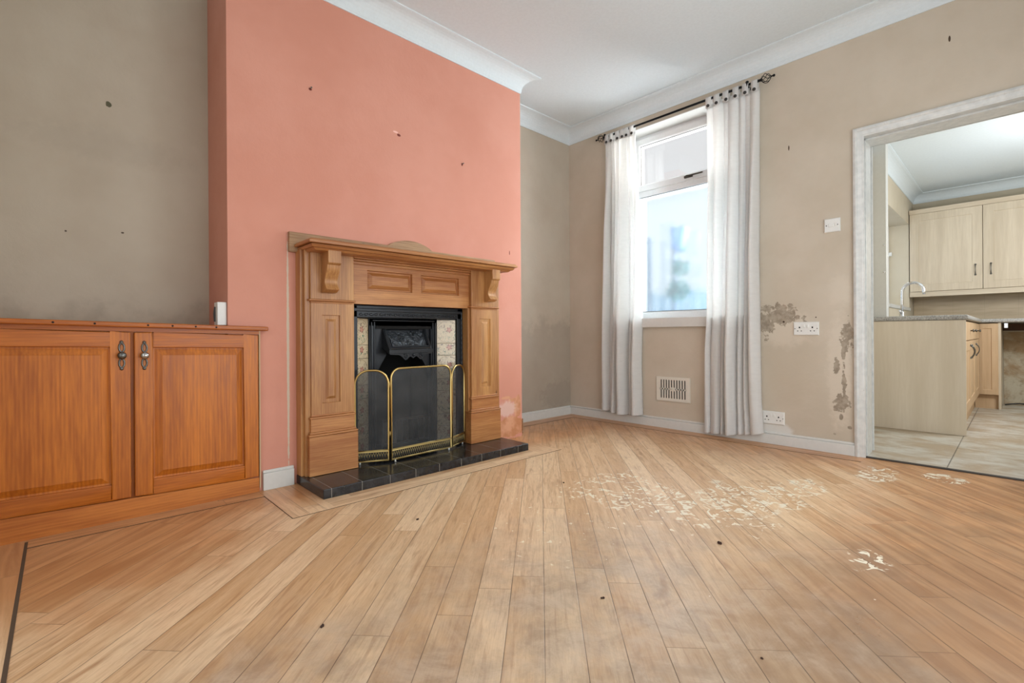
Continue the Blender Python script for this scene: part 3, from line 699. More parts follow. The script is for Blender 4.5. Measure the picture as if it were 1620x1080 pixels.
sur = thing('fire_surround', 'waxed pine fire surround with corbels standing on the black hearth', 'fireplace surround', (-2.47, CY, ZH))
def fx(y, z, x): return (x, y, z)
def raised(m, y0, y1, z0, z1, x, bw=.028, dep=.010, up=.006):
    m.rings(y0, y1, z0, z1, [(0, x + .001), (.004, x - dep), (.010, x - dep), (bw, x + up), (bw + .002, x + up)], fx)
for sg in (-1, 1):
    Y = lambda a, b: sorted((CY + sg * a, CY + sg * b))
    # side board running back to the wall
    y0, y1 = Y(.652, .672); m = MB().box(XB - .004, -2.50, y0, y1, ZH, 1.20); build('side_panel', m, sur_z, sur, bevel=.002)
    y0, y1 = Y(.425, .658); m = MB().box(-2.515, -2.478, y0, y1, ZH, 1.20); build('back_upright', m, sur_z, sur, bevel=.002)
    # plinth block
    y0, y1 = Y(.388, .648); m = MB().box(-2.512, -2.452, y0, y1, ZH + .001, .245); pb = build('plinth_block', m, sur_y, sur, bevel=.003)
    y0, y1 = Y(.392, .652)
    def moulding(nm, z0, z1, lo, hi, xb=-2.515):
        # stepped moulding wrapping three sides
        m = MB(); ya, yb = Y(.408, .630)
        m.box(xb, -2.470 + lo, ya - lo, yb + lo, z0, z0 + (z1 - z0) * .5); m.box(xb, -2.470 + hi, ya - hi, yb + hi, z0 + (z1 - z0) * .5, z1)
        return build(nm, m, sur_y, sur, bevel=.004, seg=3)
    moulding('base_moulding', .246, .268, .020, .013)
    ya, yb = Y(.408, .630); m = MB().box(-2.515, -2.463, ya - .006, yb + .006, .268, .335); build('die', m, sur_y, sur, bevel=.002)
    moulding('waist_moulding', .335, .355, .012, .004)
    # pilaster with fielded panel
    pya, pyb = Y(.478, .574)
    m = MB()
    for b in [(ya, pya - 0, .355, .928), (pyb, yb, .355, .928), (pya, pyb, .355, .411), (pya, pyb, .868, .928)]: m.box(-2.515, -2.470, b[0], b[1], b[2], b[3])
    pil = build('pilaster', m, sur_z, sur)
    m = MB(); raised(m, pya, pyb, .411, .868, -2.471, .034, .014, .002); build('fielded_panel', m, sur_z, pil)
    moulding('capital_moulding', .928, .948, .004, .014)
    m = MB().box(-2.515, -2.462, ya - .004, yb + .010 * 0 + .004, .948, 1.198); build('frieze_block', m, sur_z, sur, bevel=.002)
    # S-curved corbel
    cy = CY + sg * .545; hw = .034
    pr = [(-2.462, 1.196), (-2.372, 1.196), (-2.372, 1.128), (-2.378, 1.122)]
    for k in range(15):
        v = k / 14; z = 1.120 - .125 * v
        pr.append((-2.385 - .022 * math.sin(math.pi * v * 1.05) - .012 * v + .010 * math.sin(math.pi * 2 * v), z))
    for k in range(1, 7):
        a = R(90) * k / 6; pr.append((-2.405 - .012 - .0 + .012 * math.cos(a) - .02 * (k / 6), .995 - .014 * math.sin(a)))
    pr.append((-2.462, .981))
    m = MB(); m.prism(pr, lambda u, v, w: (u, w, v), cy - hw, cy + hw)
    build('corbel', m, sur_z, sur, bevel=.0025)
# frieze board with two fielded panels
m = MB(); XF = -2.490
py = [(1.244, 1.533), (1.594, 1.880)]
for b in [(1.148, 1.244, .934, 1.198), (1.533, 1.594, .934, 1.198), (1.880, 1.966, .934, 1.198)]: m.box(-2.52, XF, b[0], b[1], b[2], b[3])
for a, b in py: m.box(-2.52, XF, a, b, .934, 1.013); m.box(-2.52, XF, a, b, 1.124, 1.198)
fz = build('frieze', m, sur_y, sur)
for a, b in py:
    m = MB(); raised(m, a, b, 1.013, 1.124, XF - .001, .030, .013, .002); build('fielded_panel', m, sur_y, fz)
m = MB(); m.box(-2.51, XF + .012, 1.152, 1.962, 1.150, 1.166); m.box(-2.51, XF + .022, 1.152, 1.962, 1.166, 1.178); m.box(-2.51, XF + .034, 1.152, 1.962, 1.178, 1.198)
build('bed_moulding', m, sur_y, sur, bevel=.004, seg=3)
for sg in (-1, 1):
    y0, y1 = sorted((CY + sg * .392, CY + sg * .410)); build('inner_jamb', boxm(-2.56, -2.486, y0, y1, ZH, .934), sur_z, sur, bevel=.002)
# moulded mantel shelf
m = MB()
def shelf_layer(z0, z1, i0, i1):
    # layer with chamfered edges: inset i0 at the bottom, i1 at the top (three sides)
    a = [(XB + .02, .872 + i0, z0), (-2.335 - i0, .872 + i0, z0), (-2.335 - i0, 2.262 - i0, z0), (XB + .02, 2.262 - i0, z0)]
    b = [(XB + .02, .872 + i1, z1), (-2.335 - i1, .872 + i1, z1), (-2.335 - i1, 2.262 - i1, z1), (XB + .02, 2.262 - i1, z1)]
    m.add(a + b, [(0, 1, 5, 4), (1, 2, 6, 5), (2, 3, 7, 6), (3, 0, 4, 7), (3, 2, 1, 0), (4, 5, 6, 7)])
shelf_layer(1.184, 1.196, .044, .030); shelf_layer(1.196, 1.209, .022, .012); shelf_layer(1.209, 1.214, .020, .020); shelf_layer(1.214, 1.228, .0, 0); shelf_layer(1.228, 1.236, .006, .010)
build('mantel_shelf', m, sur_y, sur, bevel=.0025)
# back board with raised arch
pr = [(.848, .93), (2.236, .93), (2.236, 1.286), (1.712, 1.288)]
pr = [(.848, 1.19), (2.236, 1.19), (2.236, 1.284)]
for k in range(15):
    v = k / 14; y = 1.712 - .310 * v; pr.append((y, 1.288 + .046 * math.sin(math.pi * v) ** .75))
pr += [(1.400, 1.290), (.848, 1.292)]
m = MB(); m.prism(pr, lambda u, v, w: (w, u, v), XB - .003, XB + .022); build('back_board', m, sur_old, sur, bevel=.002)
m = MB().box(XB - .003, XB + .010, 2.205, 2.216, .05, 1.19); build('edge_strip', m, sur_old, sur)

# tiled cast-iron insert
ins = thing('cast_iron_fireplace', 'black cast iron fire insert with hood between floral tile columns', 'fireplace', (-2.55, CY, ZH))
m = MB(); X0 = -2.545
def plate(m, y0, y1, z0, z1, xf, xb=-2.60): m.box(xb, xf, y0, y1, z0, z1)
# outer frame
plate(m, FO, FO + .048, ZH, .932, X0); plate(m, FT - .048, FT, ZH, .932, X0); plate(m, FO, FT, .862, .932, X0)
plate(m, FO + .016, FT - .016, .896, .916, X0 + .006)
build('outer_frame', m, cast_iron, ins, bevel=.004, seg=3)
m = MB()
for s_ in (-1, 1):
    pts = [(X0 + .004, CY + s_ * .381, ZH + .02 + k * .01) for k in range(86)]
    m.tube(pts, [.0055 + .0025 * math.sin(k * 1.9) for k in range(86)], 8)
    build('rope_moulding', m, cast_iron, ins); m = MB()
# frieze scroll relief along the head
m = MB()
for k in range(22):
    y = FO + .07 + k * .031; m.tube([(X0 + .002, y + .011 * math.cos(q * .7), .880 + .006 * math.sin(q * .7) * (1 if k % 2 else -1)) for q in range(8)], .0025, 6)
build('head_relief', m, cast_iron, ins)
# splayed tile columns
def splay(sg):
    o = Vector((-2.560, CY + sg * .372)); i = Vector((-2.632, CY + sg * .240)); return o, i
hs = []; z = .858; k = 0
while z > .10:
    h = .152 if k % 2 == 0 else .076
    h = min(h, z - ZH - .01); hs.append((z - h, z)); z -= h + .002; k += 1
for sg in (-1, 1):
    o, i = splay(sg); d = (i - o); w = d.length; ang = math.atan2(d.y, d.x)
    m = MB(); a = o + (o - i) * .03; b = i + (i - o) * .05; nn = Vector((-d.y, d.x)).normalized() * (-.004)
    if nn.x > 0: nn = -nn
    m.add([(a.x + nn.x, a.y + nn.y, ZH), (b.x + nn.x, b.y + nn.y, ZH), (b.x + nn.x, b.y + nn.y, .875), (a.x + nn.x, a.y + nn.y, .875),
           (a.x + nn.x * 4, a.y + nn.y * 4, ZH), (b.x + nn.x * 4, b.y + nn.y * 4, ZH), (b.x + nn.x * 4, b.y + nn.y * 4, .875), (a.x + nn.x * 4, a.y + nn.y * 4, .875)],
          [(0, 1, 2, 3), (7, 6, 5, 4), (0, 4, 5, 1), (1, 5, 6, 2), (2, 6, 7, 3), (3, 7, 4, 0)])
    build('tile_backing', m, cast_iron, ins)
    rz = ang - R(90) if sg > 0 else ang + R(90)
    for z0, z1 in hs:
        m = MB().box(-.003, .003, -w / 2 + .001, w / 2 - .001, -(z1 - z0) / 2, (z1 - z0) / 2)
        c = (o + i) / 2
        me_ = build('tile', m, tile_cream, None, bevel=.001); me_.parent = ins; me_.location = Vector((c.x, c.y, (z0 + z1) / 2)) - ins.location; me_.rotation_euler = (0, 0, rz)
# inner frame, cheeks, dark firebox
m = MB(); IW = .238
for s_ in (-1, 1):
    y0, y1 = sorted((CY + s_ * IW, CY + s_ * (IW - .045))); plate(m, y0, y1, ZH, .862, -2.620, -2.66)
    y0, y1 = sorted((CY + s_ * (IW - .010), CY + s_ * (IW - .018))); plate(m, y0, y1, ZH + .02, .84, -2.612, -2.63)
    y0, y1 = sorted((CY + s_ * (IW - .028), CY + s_ * (IW - .036))); plate(m, y0, y1, ZH + .02, .84, -2.612, -2.63)
plate(m, CY - IW, CY + IW, .815, .862, -2.620, -2.66); plate(m, CY - IW + .02, CY + IW - .02, .845, .853, -2.612, -2.63)
m.mi = 0
build('inner_frame', m, cast_iron, ins, bevel=.002)
m = MB()
# arched plate beneath the hood: pieces slanting down at both sides
for s_ in (-1, 1):
    a = [(CY + s_ * .195, .815), (CY + s_ * .195, .500), (CY + s_ * .155, .575), (CY + s_ * .115, .640), (CY + s_ * .115, .815)]
    m.prism(a, lambda u, v, w: (w, u, v), -2.665, -2.640)
    build('arch_plate', m, cast_iron, ins, bevel=.002); m = MB()
m = MB(); m.box(-2.90, -2.88, CY - .25, CY + .25, ZH, .86); m.box(-2.90, -2.66, CY - .22, CY - .20, ZH, .86); m.box(-2.90, -2.66, CY + .20, CY + .22, ZH, .86); m.box(-2.90, -2.62, CY - .2, CY + .2, .80, .86); m.box(-2.90, -2.6, CY - .38, CY + .38, ZH - .04, ZH)
build('firebox', m, plain('sooty_firebox', (.008, .008, .008, 1), .95), ins)
# projecting hood
ht = [(CY - .135, .812), (CY + .160, .812)]; hb = [(CY - .145, .672), (CY + .150, .672)]
m = MB(); xt, xb_ = -2.638, -2.545
def hood_loop(i, dx):
    return [(xb_ + dx + 0, hb[0][0] + i, hb[0][1] + i), (xb_ + dx, hb[1][0] - i, hb[1][1] + i), (xt + dx, ht[1][0] - i, ht[1][1] - i), (xt + dx, ht[0][0] + i, ht[0][1] - i)]
m.loops([hood_loop(0, -.03), hood_loop(0, 0), hood_loop(.014, .004), hood_loop(.020, -.006), hood_loop(.024, -.006)], False)
m.add([(xb_ - .03, hb[0][0], hb[0][1]), (xb_, hb[0][0], hb[0][1]), (xt, ht[0][0], ht[0][1]), (xt - .03, ht[0][0], ht[0][1])], [(0, 1, 2, 3)])
m.prism([(xt - .03, .812), (xt, .812), (xb_, .672), (xb_, .650), (xb_ - .012, .650), (xt - .03, .70)], lambda u, v, w: (u, w, v), hb[0][0] - .001, hb[0][0] + .006)
m.prism([(xt - .03, .812), (xt, .812), (xb_, .672), (xb_, .650), (xb_ - .012, .650), (xt - .03, .70)], lambda u, v, w: (u, w, v), hb[1][0] - .006, hb[1][0] + .001)
m.box(xb_ - .008, xb_ + .004, hb[0][0] - .004, hb[1][0] + .004, .652, .674)
hood = build('hood', m, cast_iron, ins, bevel=.0015)
m = MB()
NU, NV = 36, 16
def relief_pt(u, v):
    y = hb[0][0] + .024 + (hb[1][0] - hb[0][0] - .048) * u; zz = .696 + .092 * v; t_ = (zz - .672) / .14; x = xb_ + (xt - xb_) * t_ - .006
    a = abs(math.sin(2 * math.pi * (u - .0)))
    swag = math.exp(-((v - (.75 - .55 * a)) / .10) ** 2); flow = math.exp(-(((u - .25) / .09) ** 2 + ((v - .62) / .25) ** 2)) + math.exp(-(((u - .75) / .09) ** 2 + ((v - .62) / .25) ** 2))
    drop = sum(math.exp(-(((u - q) / .018) ** 2 + ((v - .4) / .3) ** 2)) for q in (.01, .5, .99))
    return (x + .006 * swag + .005 * flow * (1 + .5 * math.sin(u * 90) * math.sin(v * 30)) + .006 * drop, y, zz)
m.add([relief_pt(i / NU, j / NV) for j in range(NV + 1) for i in range(NU + 1)], [(j * (NU + 1) + i, j * (NU + 1) + i + 1, (j + 1) * (NU + 1) + i + 1, (j + 1) * (NU + 1) + i) for j in range(NV) for i in range(NU)], True)
build('swag_panel', m, cast_relief, hood)
# scalloped lip
pr = [(hb[0][0], .654)]
N = 40
for k in range(N + 1):
    u = k / N; y = hb[0][0] + (hb[1][0] - hb[0][0]) * u
    d = .008 + .030 * math.exp(-((u - .36) / .085) ** 2) + .030 * math.exp(-((u - .72) / .085) ** 2) + .018 * math.exp(-((u - .54) / .05) ** 2) + .008 * (1 - abs(2 * u - 1))
    pr.append((y, .654 - d))
pr.append((hb[1][0], .654))
m = MB(); m.prism(pr, lambda u, v, w: (w, u, v), xb_ - .006, xb_ + .001)
for q in (.36, .72):
    yc = hb[0][0] + (hb[1][0] - hb[0][0]) * q
    m.tube([(xb_ + .003, yc + (.004 + .0012 * k) * math.cos(k * .8), .634 + (.004 + .0012 * k) * math.sin(k * .8)) for k in range(12)], .0028, 6)
m.ball((xb_ + .002, hb[0][0] + (hb[1][0] - hb[0][0]) * .54, .640), .009, 8)
build('lip', m, cast_iron, hood)
# grate bars behind the guard
m = MB()
for k in range(7): m.tube([(-2.60, CY - .12 + k * .04, ZH + .06), (-2.585, CY - .12 + k * .04, ZH + .13), (-2.60, CY - .12 + k * .04, ZH + .20)], .005, 8)
m.tube([(-2.60, CY - .16, ZH + .06), (-2.60, CY + .16, ZH + .06)], .006, 8); m.tube([(-2.60, CY - .16, ZH + .20), (-2.60, CY + .16, ZH + .20)], .006, 8)
m.box(-2.605, -2.595, CY - .17, CY - .16, ZH, ZH + .21); m.box(-2.605, -2.595, CY + .16, CY + .17, ZH, ZH + .21)
build('grate', m, cast_iron, ins)

# folding fire guard
g = thing('fire_guard', 'three-fold brass framed fire guard with black mesh standing on the hearth', 'fire guard', (-2.43, CY, ZH))
def guard_panel(p0, p1, h, rad, top='round'):
    p0 = Vector((*p0, 0)); p1 = Vector((*p1, 0)); d = (p1 - p0); w = d.length; d.normalize(); nrm = Vector((d.y, -d.x, 0))
    if nrm.x < 0: nrm = -nrm
    zb = ZH + .014
    F = lambda u, v, q=0.0: tuple(p0 + d * u + nrm * q + Vector((0, 0, zb + v)))
    out = [(0, 0), (0, h - rad)]
    for k in range(1, 12): a = R(90) * k / 12; out.append((rad - rad * math.cos(a), h - rad + rad * math.sin(a)))
    out += [(rad, h), (w - rad, h)]
    for k in range(1, 12): a = R(90) * k / 12; out.append((w - rad + rad * math.sin(a), h - rad + rad * math.cos(a)))
    out += [(w, h - rad), (w, 0)]
    m = MB(); m.tube([F(u, v) for u, v in out], .0062, 10, closed=True)
    fr = build('panel_frame', m, brass, g)
    m = MB(); m.add([F(u, v) for u, v in out], [tuple(range(len(out)))]); build('mesh', m, mesh_m, fr)
    # pierced band
    m = MB(); bh = .060; t_ = .0016
    m.add([F(0, bh, .004), F(w, bh, .004), F(w, bh - .010, .006), F(0, bh - .010, .006)], [(0, 1, 2, 3)])
    m.tube([F(0, bh, .003), F(w, bh, .003)], .0032, 6); m.tube([F(0, .004, .003), F(w, .004, .003)], .004, 6)
    n = int(w / .0135)
    for k in range(n):
        u0 = w * k / n; u1 = w * (k + 1) / n
        m.tube([F(u0, .008, .004), F(u1, bh - .012, .004)], .0011, 4); m.tube([F(u1, .008, .004), F(u0, bh - .012, .004)], .0011, 4)
    bd = build('pierced_band', m, brass_old, fr)
    return fr, F, w
guard_panel((-2.424, 1.352), (-2.438, 1.772), .512, .055)
guard_panel((-2.430, 1.338), (-2.512, 1.178), .505, .075)
guard_panel((-2.444, 1.786), (-2.520, 1.940), .505, .070)
for x, y in ((-2.418, 1.372), (-2.432, 1.752), (-2.50, 1.20), (-2.508, 1.915)):
    build('foot', MB().tube([(x, y, ZH + .001), (x, y, ZH + .014)], [.005, .004], 10), plain('pale_foot', srgb(220, 220, 214), .4) if (x, y) == (-2.418, 1.372) else bpy.data.materials['pale_foot'], g)
m = MB()
for (x, y) in ((-2.427, 1.345), (-2.441, 1.779)):
    for zz in (.14, .42): build('hinge', MB().tube([(x, y, ZH + zz), (x, y, ZH + zz + .035)], .004, 8), brass_old, g)

# ================================================================ ALCOVE CUPBOARD
XC = -2.548
def sl(y): return .0295 * (.72 - y)        # the carcass runs slightly out of level
cb = thing('alcove_cupboard', 'orange pine built-in cupboard with panelled doors and nailed top ledge in the alcove', 'cupboard', (-2.76, .12, 0))
class SMB(MB):
    def add(s, vs, fs, smooth=False): return super().add([(x, y, z + (sl(y) if z > .03 else 0)) for x, y, z in vs], fs, smooth)
ye = .706
m = SMB(); m.box(XA + .003, XC - .022, -.44, .565, .02, .775); m.box(XB + .001, XC - .0, ye - .002, ye + .002, .02, .775) if False else None
build('carcass', m, pine_z, cb)
m = SMB(); m.box(XC - .06, XC - .004, -.44, ye, 0.0, .070); build('plinth', m, pine_pl, cb, bevel=.002)
m = SMB(); m.box(XC - .025, XC + .000, -.44, ye, .768, .786); build('top_rail', m, pine_y, cb)
m = SMB(); m.prism([(XA + .003, -.44), (-2.521, -.44), (-2.521, .742), (XB + .002, .742), (XB + .002, .573), (XA + .003, .573)], lambda u, v, w: (u, v, w), .786, .806); build('ledge', m, pine_y, cb, bevel=.005, seg=3)
m = SMB(); m.box(XB - .03, XC + .004, ye - .018, ye, .02, .79) if False else m.box(-2.562, -2.548, ye, ye + .005, .02, .786); build('caulk_edge', m, plain('old_caulk', srgb(200, 176, 140), .8), cb)
def pine_door(y0, y1, z0, z1, hy, bright):
    st = .062; X = XC
    m = SMB(); m.mi = 0; m.box(X - .020, X, y0, y0 + st, z0, z1); m.box(X - .020, X, y1 - st, y1, z0, z1)
    m.mi = 1; m.box(X - .020, X, y0 + st, y1 - st, z0, z0 + st); m.box(X - .020, X, y0 + st, y1 - st, z1 - st, z1)
    d = build('door', m, [pine_z, pine_y], cb, bevel=.0035, seg=3)
    m = SMB(); a0, a1, b0, b1 = y0 + st, y1 - st, z0 + st, z1 - st
    m.rings(a0 - .004, a1 + .004, b0 - .004, b1 + .004, [(0, X - .012), (.010, X - .013), (.012, X - .013), (.036, X - .003), (.037, X - .0015), (.04, X - .0015)], fx)
    build('raised_panel', m, pine_z, d)
    # backplate with pierced loops and an oval knob
    zc = .668; m = SMB(); r = .0032
    for s_ in (1, -1):
        m.tube([(X + .003, hy + .010 * math.sin(2 * math.pi * k / 16) * (1 - .25 * k / 16), zc + s_ * (.014 + .018 * (1 - math.cos(2 * math.pi * k / 16)))) for k in range(16)], r, 6, closed=True)
        m.lathe([(.001, 0), (.007, 0), (.005, .005), (.001, .006)], (X, hy, zc + s_ * .055), 'x', 12)
    m.lathe([(.001, 0), (.013, 0), (.012, .004), (.001, .005)], (X, hy, zc), 'x', 16)
    build('backplate', m, pewter, d)
    m = SMB(); m.lathe([(.005, 0), (.005, .012), (.012, .016), (.0155, .022), (.013, .028), (.006, .031), (.0005, .032)], (X, hy, zc), 'x', 20)
    build('knob', m, pewter_bright if bright else pewter, d)
    return d
pine_door(.226, ye - .003, .076, .764, .259, True)
pine_door(-.259, .213, .076, .764, .184, False)
m = SMB(); m.box(XC - .02, XC - .002, -.44, -.269, .073, .765); build('end_stile', m, pine_z, cb, bevel=.003)
# nail heads
for k, y in enumerate((-.02, .10, .27, .355, .44, .52)):
    m = SMB(); m.lathe([(.0005, -.001), (.004, -.001), (.004, .0008), (.0005, .001)], (-2.521, y, .796), 'x', 8); build('nail_head', m, dark_hole, cb)

# white surface box on the side of the chimney breast
sb = thing('socket_box', 'white plastic surface socket box on the chimney side above the pine ledge', 'socket', (-2.60, .576, .83))
build('back_box', boxm(-2.642, -2.578, .536, .575, .8125, .922), plastic, sb, bevel=.003)
m = MB().prism([(-2.636, .868), (-2.614, .90), (-2.614, .83), (-2.622, .83)], lambda u, v, w: (u, w, v), .530, .537); build('rocker', m, dark_button, sb)

# ================================================================ WALL FITTINGS
def socket(z0, x0, label):
    x1 = x0 + .146; z1 = z0 + .087
    r = thing('double_socket', label, 'socket', ((x0 + x1) / 2, YW, z0), 'white double wall sockets')
    m = MB(); m.rings(x0, x1, z0, z1, [(0, YW), (0, YW - .006), (.004, YW - .010), (.010, YW - .010)], lambda a, b, d: (a, d, b)); build('faceplate', m, plastic, r)
    yf = YW - .0102
    for k, cx in enumerate((x0 + .036, x1 - .036)):
        m = MB(); m.box(cx - .004, cx + .004, yf - .0006, yf + .001, z0 + .046, z0 + .056); m.box(cx - .014, cx - .007, yf - .0006, yf + .001, z0 + .026, z0 + .031); m.box(cx + .007, cx + .014, yf - .0006, yf + .001, z0 + .026, z0 + .031)
        build('pin_holes', m, dark_hole, r)
        sx = x0 + .063 + k * .020; m = MB().box(sx - .006, sx + .006, yf - .004, yf + .001, z0 + .050, z0 + .070); build('rocker_switch', m, plastic, r, bevel=.0015)
    for cx in (x0 + .009, x1 - .009): build('screw', MB().lathe([(.0005, .0), (.0032, 0), (.0028, -.0012), (.0005, -.0014)], (cx, yf, z0 + .0435), 'y', 10), slot_grey, r)
socket(.744, -1.028, 'white double socket at worktop height beside bare grey plaster')
socket(.136, -1.232, 'white double socket just above the skirting beside the curtain')
r = thing('fused_switch', 'small white fused switch plate on the beige wall near the doorway', 'switch', (-.806, YW, 1.40))
m = MB(); m.rings(-.849, -.763, 1.394, 1.480, [(0, YW), (0, YW - .007), (.004, YW - .012), (.010, YW - .012)], lambda a, b, d: (a, d, b)); build('faceplate', m, plastic, r)
m = MB().box(-.824, -.796, YW - .0145, YW - .011, 1.426, 1.448); build('fuse_carrier', m, plastic, r, bevel=.001)
m = MB().box(-.790, -.778, YW - .016, YW - .011, 1.430, 1.450); build('rocker_switch', m, plastic, r, bevel=.001)
for cx in (-.836, -.776): build('screw', MB().lathe([(.0005, .0), (.0035, 0), (.003, -.0012), (.0005, -.0014)], (cx, YW - .012, 1.437), 'y', 10), slot_grey, r)
v = thing('air_vent', 'cream slotted air vent on the wall under the window', 'vent', (-1.894, YW, .22))
m = MB(); vx0, vx1, vz0, vz1 = -2.036, -1.751, .220, .412; yb_, yf = YW, YW - .009
n = 10; sw = .0115; gx0, gx1 = vx0 + .030, vx1 - .030; pit = (gx1 - gx0) / n
m.box(vx0, vx1, yf, yb_, vz0, vz0 + .022); m.box(vx0, vx1, yf, yb_, vz1 - .022, vz1); m.box(vx0, gx0, yf, yb_, vz0 + .022, vz1 - .022); m.box(gx1, vx1, yf, yb_, vz0 + .022, vz1 - .022)
m.box(gx0, gx1, yf, yb_, (vz0 + vz1) / 2 - .006, (vz0 + vz1) / 2 + .006)
for k in range(n + 1):
    xc = gx0 + pit * k; m.box(max(gx0, xc - (pit - sw) / 2), min(gx1, xc + (pit - sw) / 2), yf, yb_, vz0 + .022, vz1 - .022)
m.box((vx0 + vx1) / 2 - .022, (vx0 + vx1) / 2 + .022, yf - .001, yb_, (vz0 + vz1) / 2 - .014, (vz0 + vz1) / 2 + .014)
build('grille', m, cream_plastic, v)
build('slot_backing', boxm(gx0, gx1, YW - .003, YW - .001, vz0 + .02, vz1 - .02), slot_grey, v)
m = MB().lathe([(.0005, 0), (.007, 0), (.006, -.004), (.0005, -.005)], ((vx0 + vx1) / 2, yf - .001, (vz0 + vz1) / 2), 'y', 14); build('slider_knob', m, cream_plastic, v)
# nails left in the pink wall
for y, z, l in ((.966, 2.062, 'small nail in the pink wall high above the shelf end nearest the cupboard'), (1.968, 1.905, 'small nail in the pink wall above the shelf end nearest the window')):
    m = MB().tube([(XB - .002, y, z), (XB + .016, y, z + .003)], .002, 6); m.lathe([(.0005, 0), (.0045, 0), (.0045, .0015), (.0005, .0018)], (XB + .016, y, z + .003), 'x', 10)
    tag(build('wall_nail', m, pewter), l, 'nail')

# crumbs of debris on the boards
for x, y, s_, l in ((-.743, 1.729, .009, 'dark crumb on the boards below the pale glue marks'), (-.824, 1.129, .007, 'dark crumb on the grey worn boards'), (-1.253, .495, .006, 'red-brown crumb on the pale boards near the picture edge'),
                 (-1.701, 1.067, .006, 'dark crumb on the boards in front of the hearth'), (-1.60, 1.868, .005, 'dark speck on the boards beyond the hearth corner'), (-.414, 1.188, .004, 'tiny dark speck on the bare boards between worn patch and doorway')):
    random.seed(int(abs(x) * 1000)); m = MB()
    for q in range(3): m.ball((x + random.uniform(-s_, s_) * .6, y + random.uniform(-s_, s_) * .6, s_ * .45), s_ * random.uniform(.4, .6), 5)
    tag(build('crumb', m, plain('crumb_brown', srgb(62, 42, 34), .9) if 'crumb_brown' not in bpy.data.materials else bpy.data.materials['crumb_brown'], off=(x, y, 0)), l, 'debris')

# ================================================================ KITCHEN
YP = 4.755; ZT = .884; XPF = -.262
fk = lambda a, b, d: (d, a, b)              # doors facing +x: a=y, b=z, d=x
fy = lambda a, b, d: (a, -d, b)             # doors facing -y: a=x, b=z, d=-y
def oak_door(parent, a0, a1, z0, z1, d0, F, mat, hpos, name='door', h_len=.10):
    m = MB(); st = .075
    m.rings(a0, a1, z0, z1, [(0, d0), (0, d0 + .018), (min(st, (a1 - a0) * .3), d0 + .018), (min(st, (a1 - a0) * .3) + .003, d0 + .012), (min(st, (a1 - a0) * .3) + .006, d0 + .012)], F)
    d = build(name, m, mat, parent, bevel=.0015)
    if hpos:
        ha, hz = hpos; m = MB(); pts = [F(ha, hz - h_len / 2 + h_len * k / 12, d0 + .020 + .022 * math.sin(math.pi * k / 12) ** .7) for k in range(13)]
        m.tube(pts, [.005 - .0018 * math.sin(math.pi * k / 12) for k in range(13)], 8)
        for e in (-1, 1): m.ball(F(ha, hz + e * h_len / 2, d0 + .021), .0085, 8)
        build('handle', m, pewter, d)
    return d
def unit(name, label, loc): return thing(name, label, 'kitchen cabinet', loc)
pen = unit('base_cabinet', 'pale oak kitchen base cabinet run with a plain end panel facing the doorway', (-.55, 5.6, 0))
build('end_panel', boxm(XK + .002, XPF, YP, YP + .018, .005, ZT - .038), wood('lightened_end_panel_laminate', srgb(220, 207, 186), srgb(240, 229, 212), 'z', .8, .5, False, .6), pen, bevel=.001)  # lighter than the other oak, making up for weak light on this face
build('carcass', boxm(XK + .002, XPF - .025, YP + .018, 6.58, .12, ZT - .038), oak_warm, pen)
build('plinth', boxm(XPF - .065, XPF - .045, YP + .018, 6.65, .004, .14), oak_warm, pen)
ys = [4.785, 5.38, 5.98, 6.57]
for k in range(3):
    a, b = ys[k] + .003, ys[k + 1] - .003
    m = MB(); m.rings(a, b, ZT - .19, ZT - .048, [(0, XPF - .025), (0, XPF - .007), (.003, XPF - .005)], fk); dr = build('drawer_front', m, oak_warm, pen)
    m = MB().lathe([(.005, 0), (.005, .012), (.013, .018), (.011, .024), (.0005, .026)], (XPF - .006, (a + b) / 2 if k else b - .05, ZT - .115), 'x', 12); build('drawer_knob', m, pewter, dr)
    oak_door(pen, a, b, .145, ZT - .196, XPF - .025, fk, oak_warm, (b - .05 if k == 0 else a + .05, .60))
cor = unit('base_cabinet', 'narrow warm oak corner cabinet beside the empty appliance gap', (-.2, 6.9, 0))
YC = 6.602
oak_door(cor, -.292, -.136, .145, ZT - .045, -(YC + .018), fy, oak_warm, None)
build('side_panel', boxm(-.136, -.118, YC + .0, YK - .01, .005, ZT - .038), oak_z, cor)
build('plinth', boxm(-.303, -.137, YC + .045, YC + .06, .004, .14), oak_warm, cor)
build('carcass', boxm(XPF - .0, -.137, YC + .02, YK - .01, .145, ZT - .045), oak_warm, cor)
wt = MB(); wt.box(XK + .002, XPF + .014, YP - .012, YK - .005, ZT - .036, ZT); wt.box(XPF - .05, 1.75, YC - .018, YK - .005, ZT - .036, ZT)
tag(build('worktop', wt, worktop_m, bevel=.012, seg=4), 'speckled grey kitchen worktop on the pale oak cabinets', 'worktop')
tag(build('tiled_splashback', boxm(XK + .003, 1.75, YK - .010, YK - .001, ZT + .002, 1.22), splash_m), 'beige brick tile splashback between worktop and wall cabinets', 'splashback')
tag(build('bare_plaster', boxm(-.11, 1.7, YK - .006, YK - .001, .005, ZT - .13), plaster_m), 'stained bare plaster patch in the empty appliance gap', 'plaster')
tag(build('support_batten', boxm(-.115, 1.7, YK - .05, YK - .007, ZT - .115, ZT - .045), wood('dark_batten', srgb(60, 38, 24), srgb(100, 66, 44), 'x', 1, .7)), 'dark brown timber batten under the worktop in the appliance gap', 'batten')
m = MB().box(-.10, -.07, YC + .1, YC + .14, ZT - .09, ZT - .04); tag(build('worktop_bracket', m, chrome, bevel=.003), 'small silver bracket under the worktop beside the corner cabinet', 'bracket')
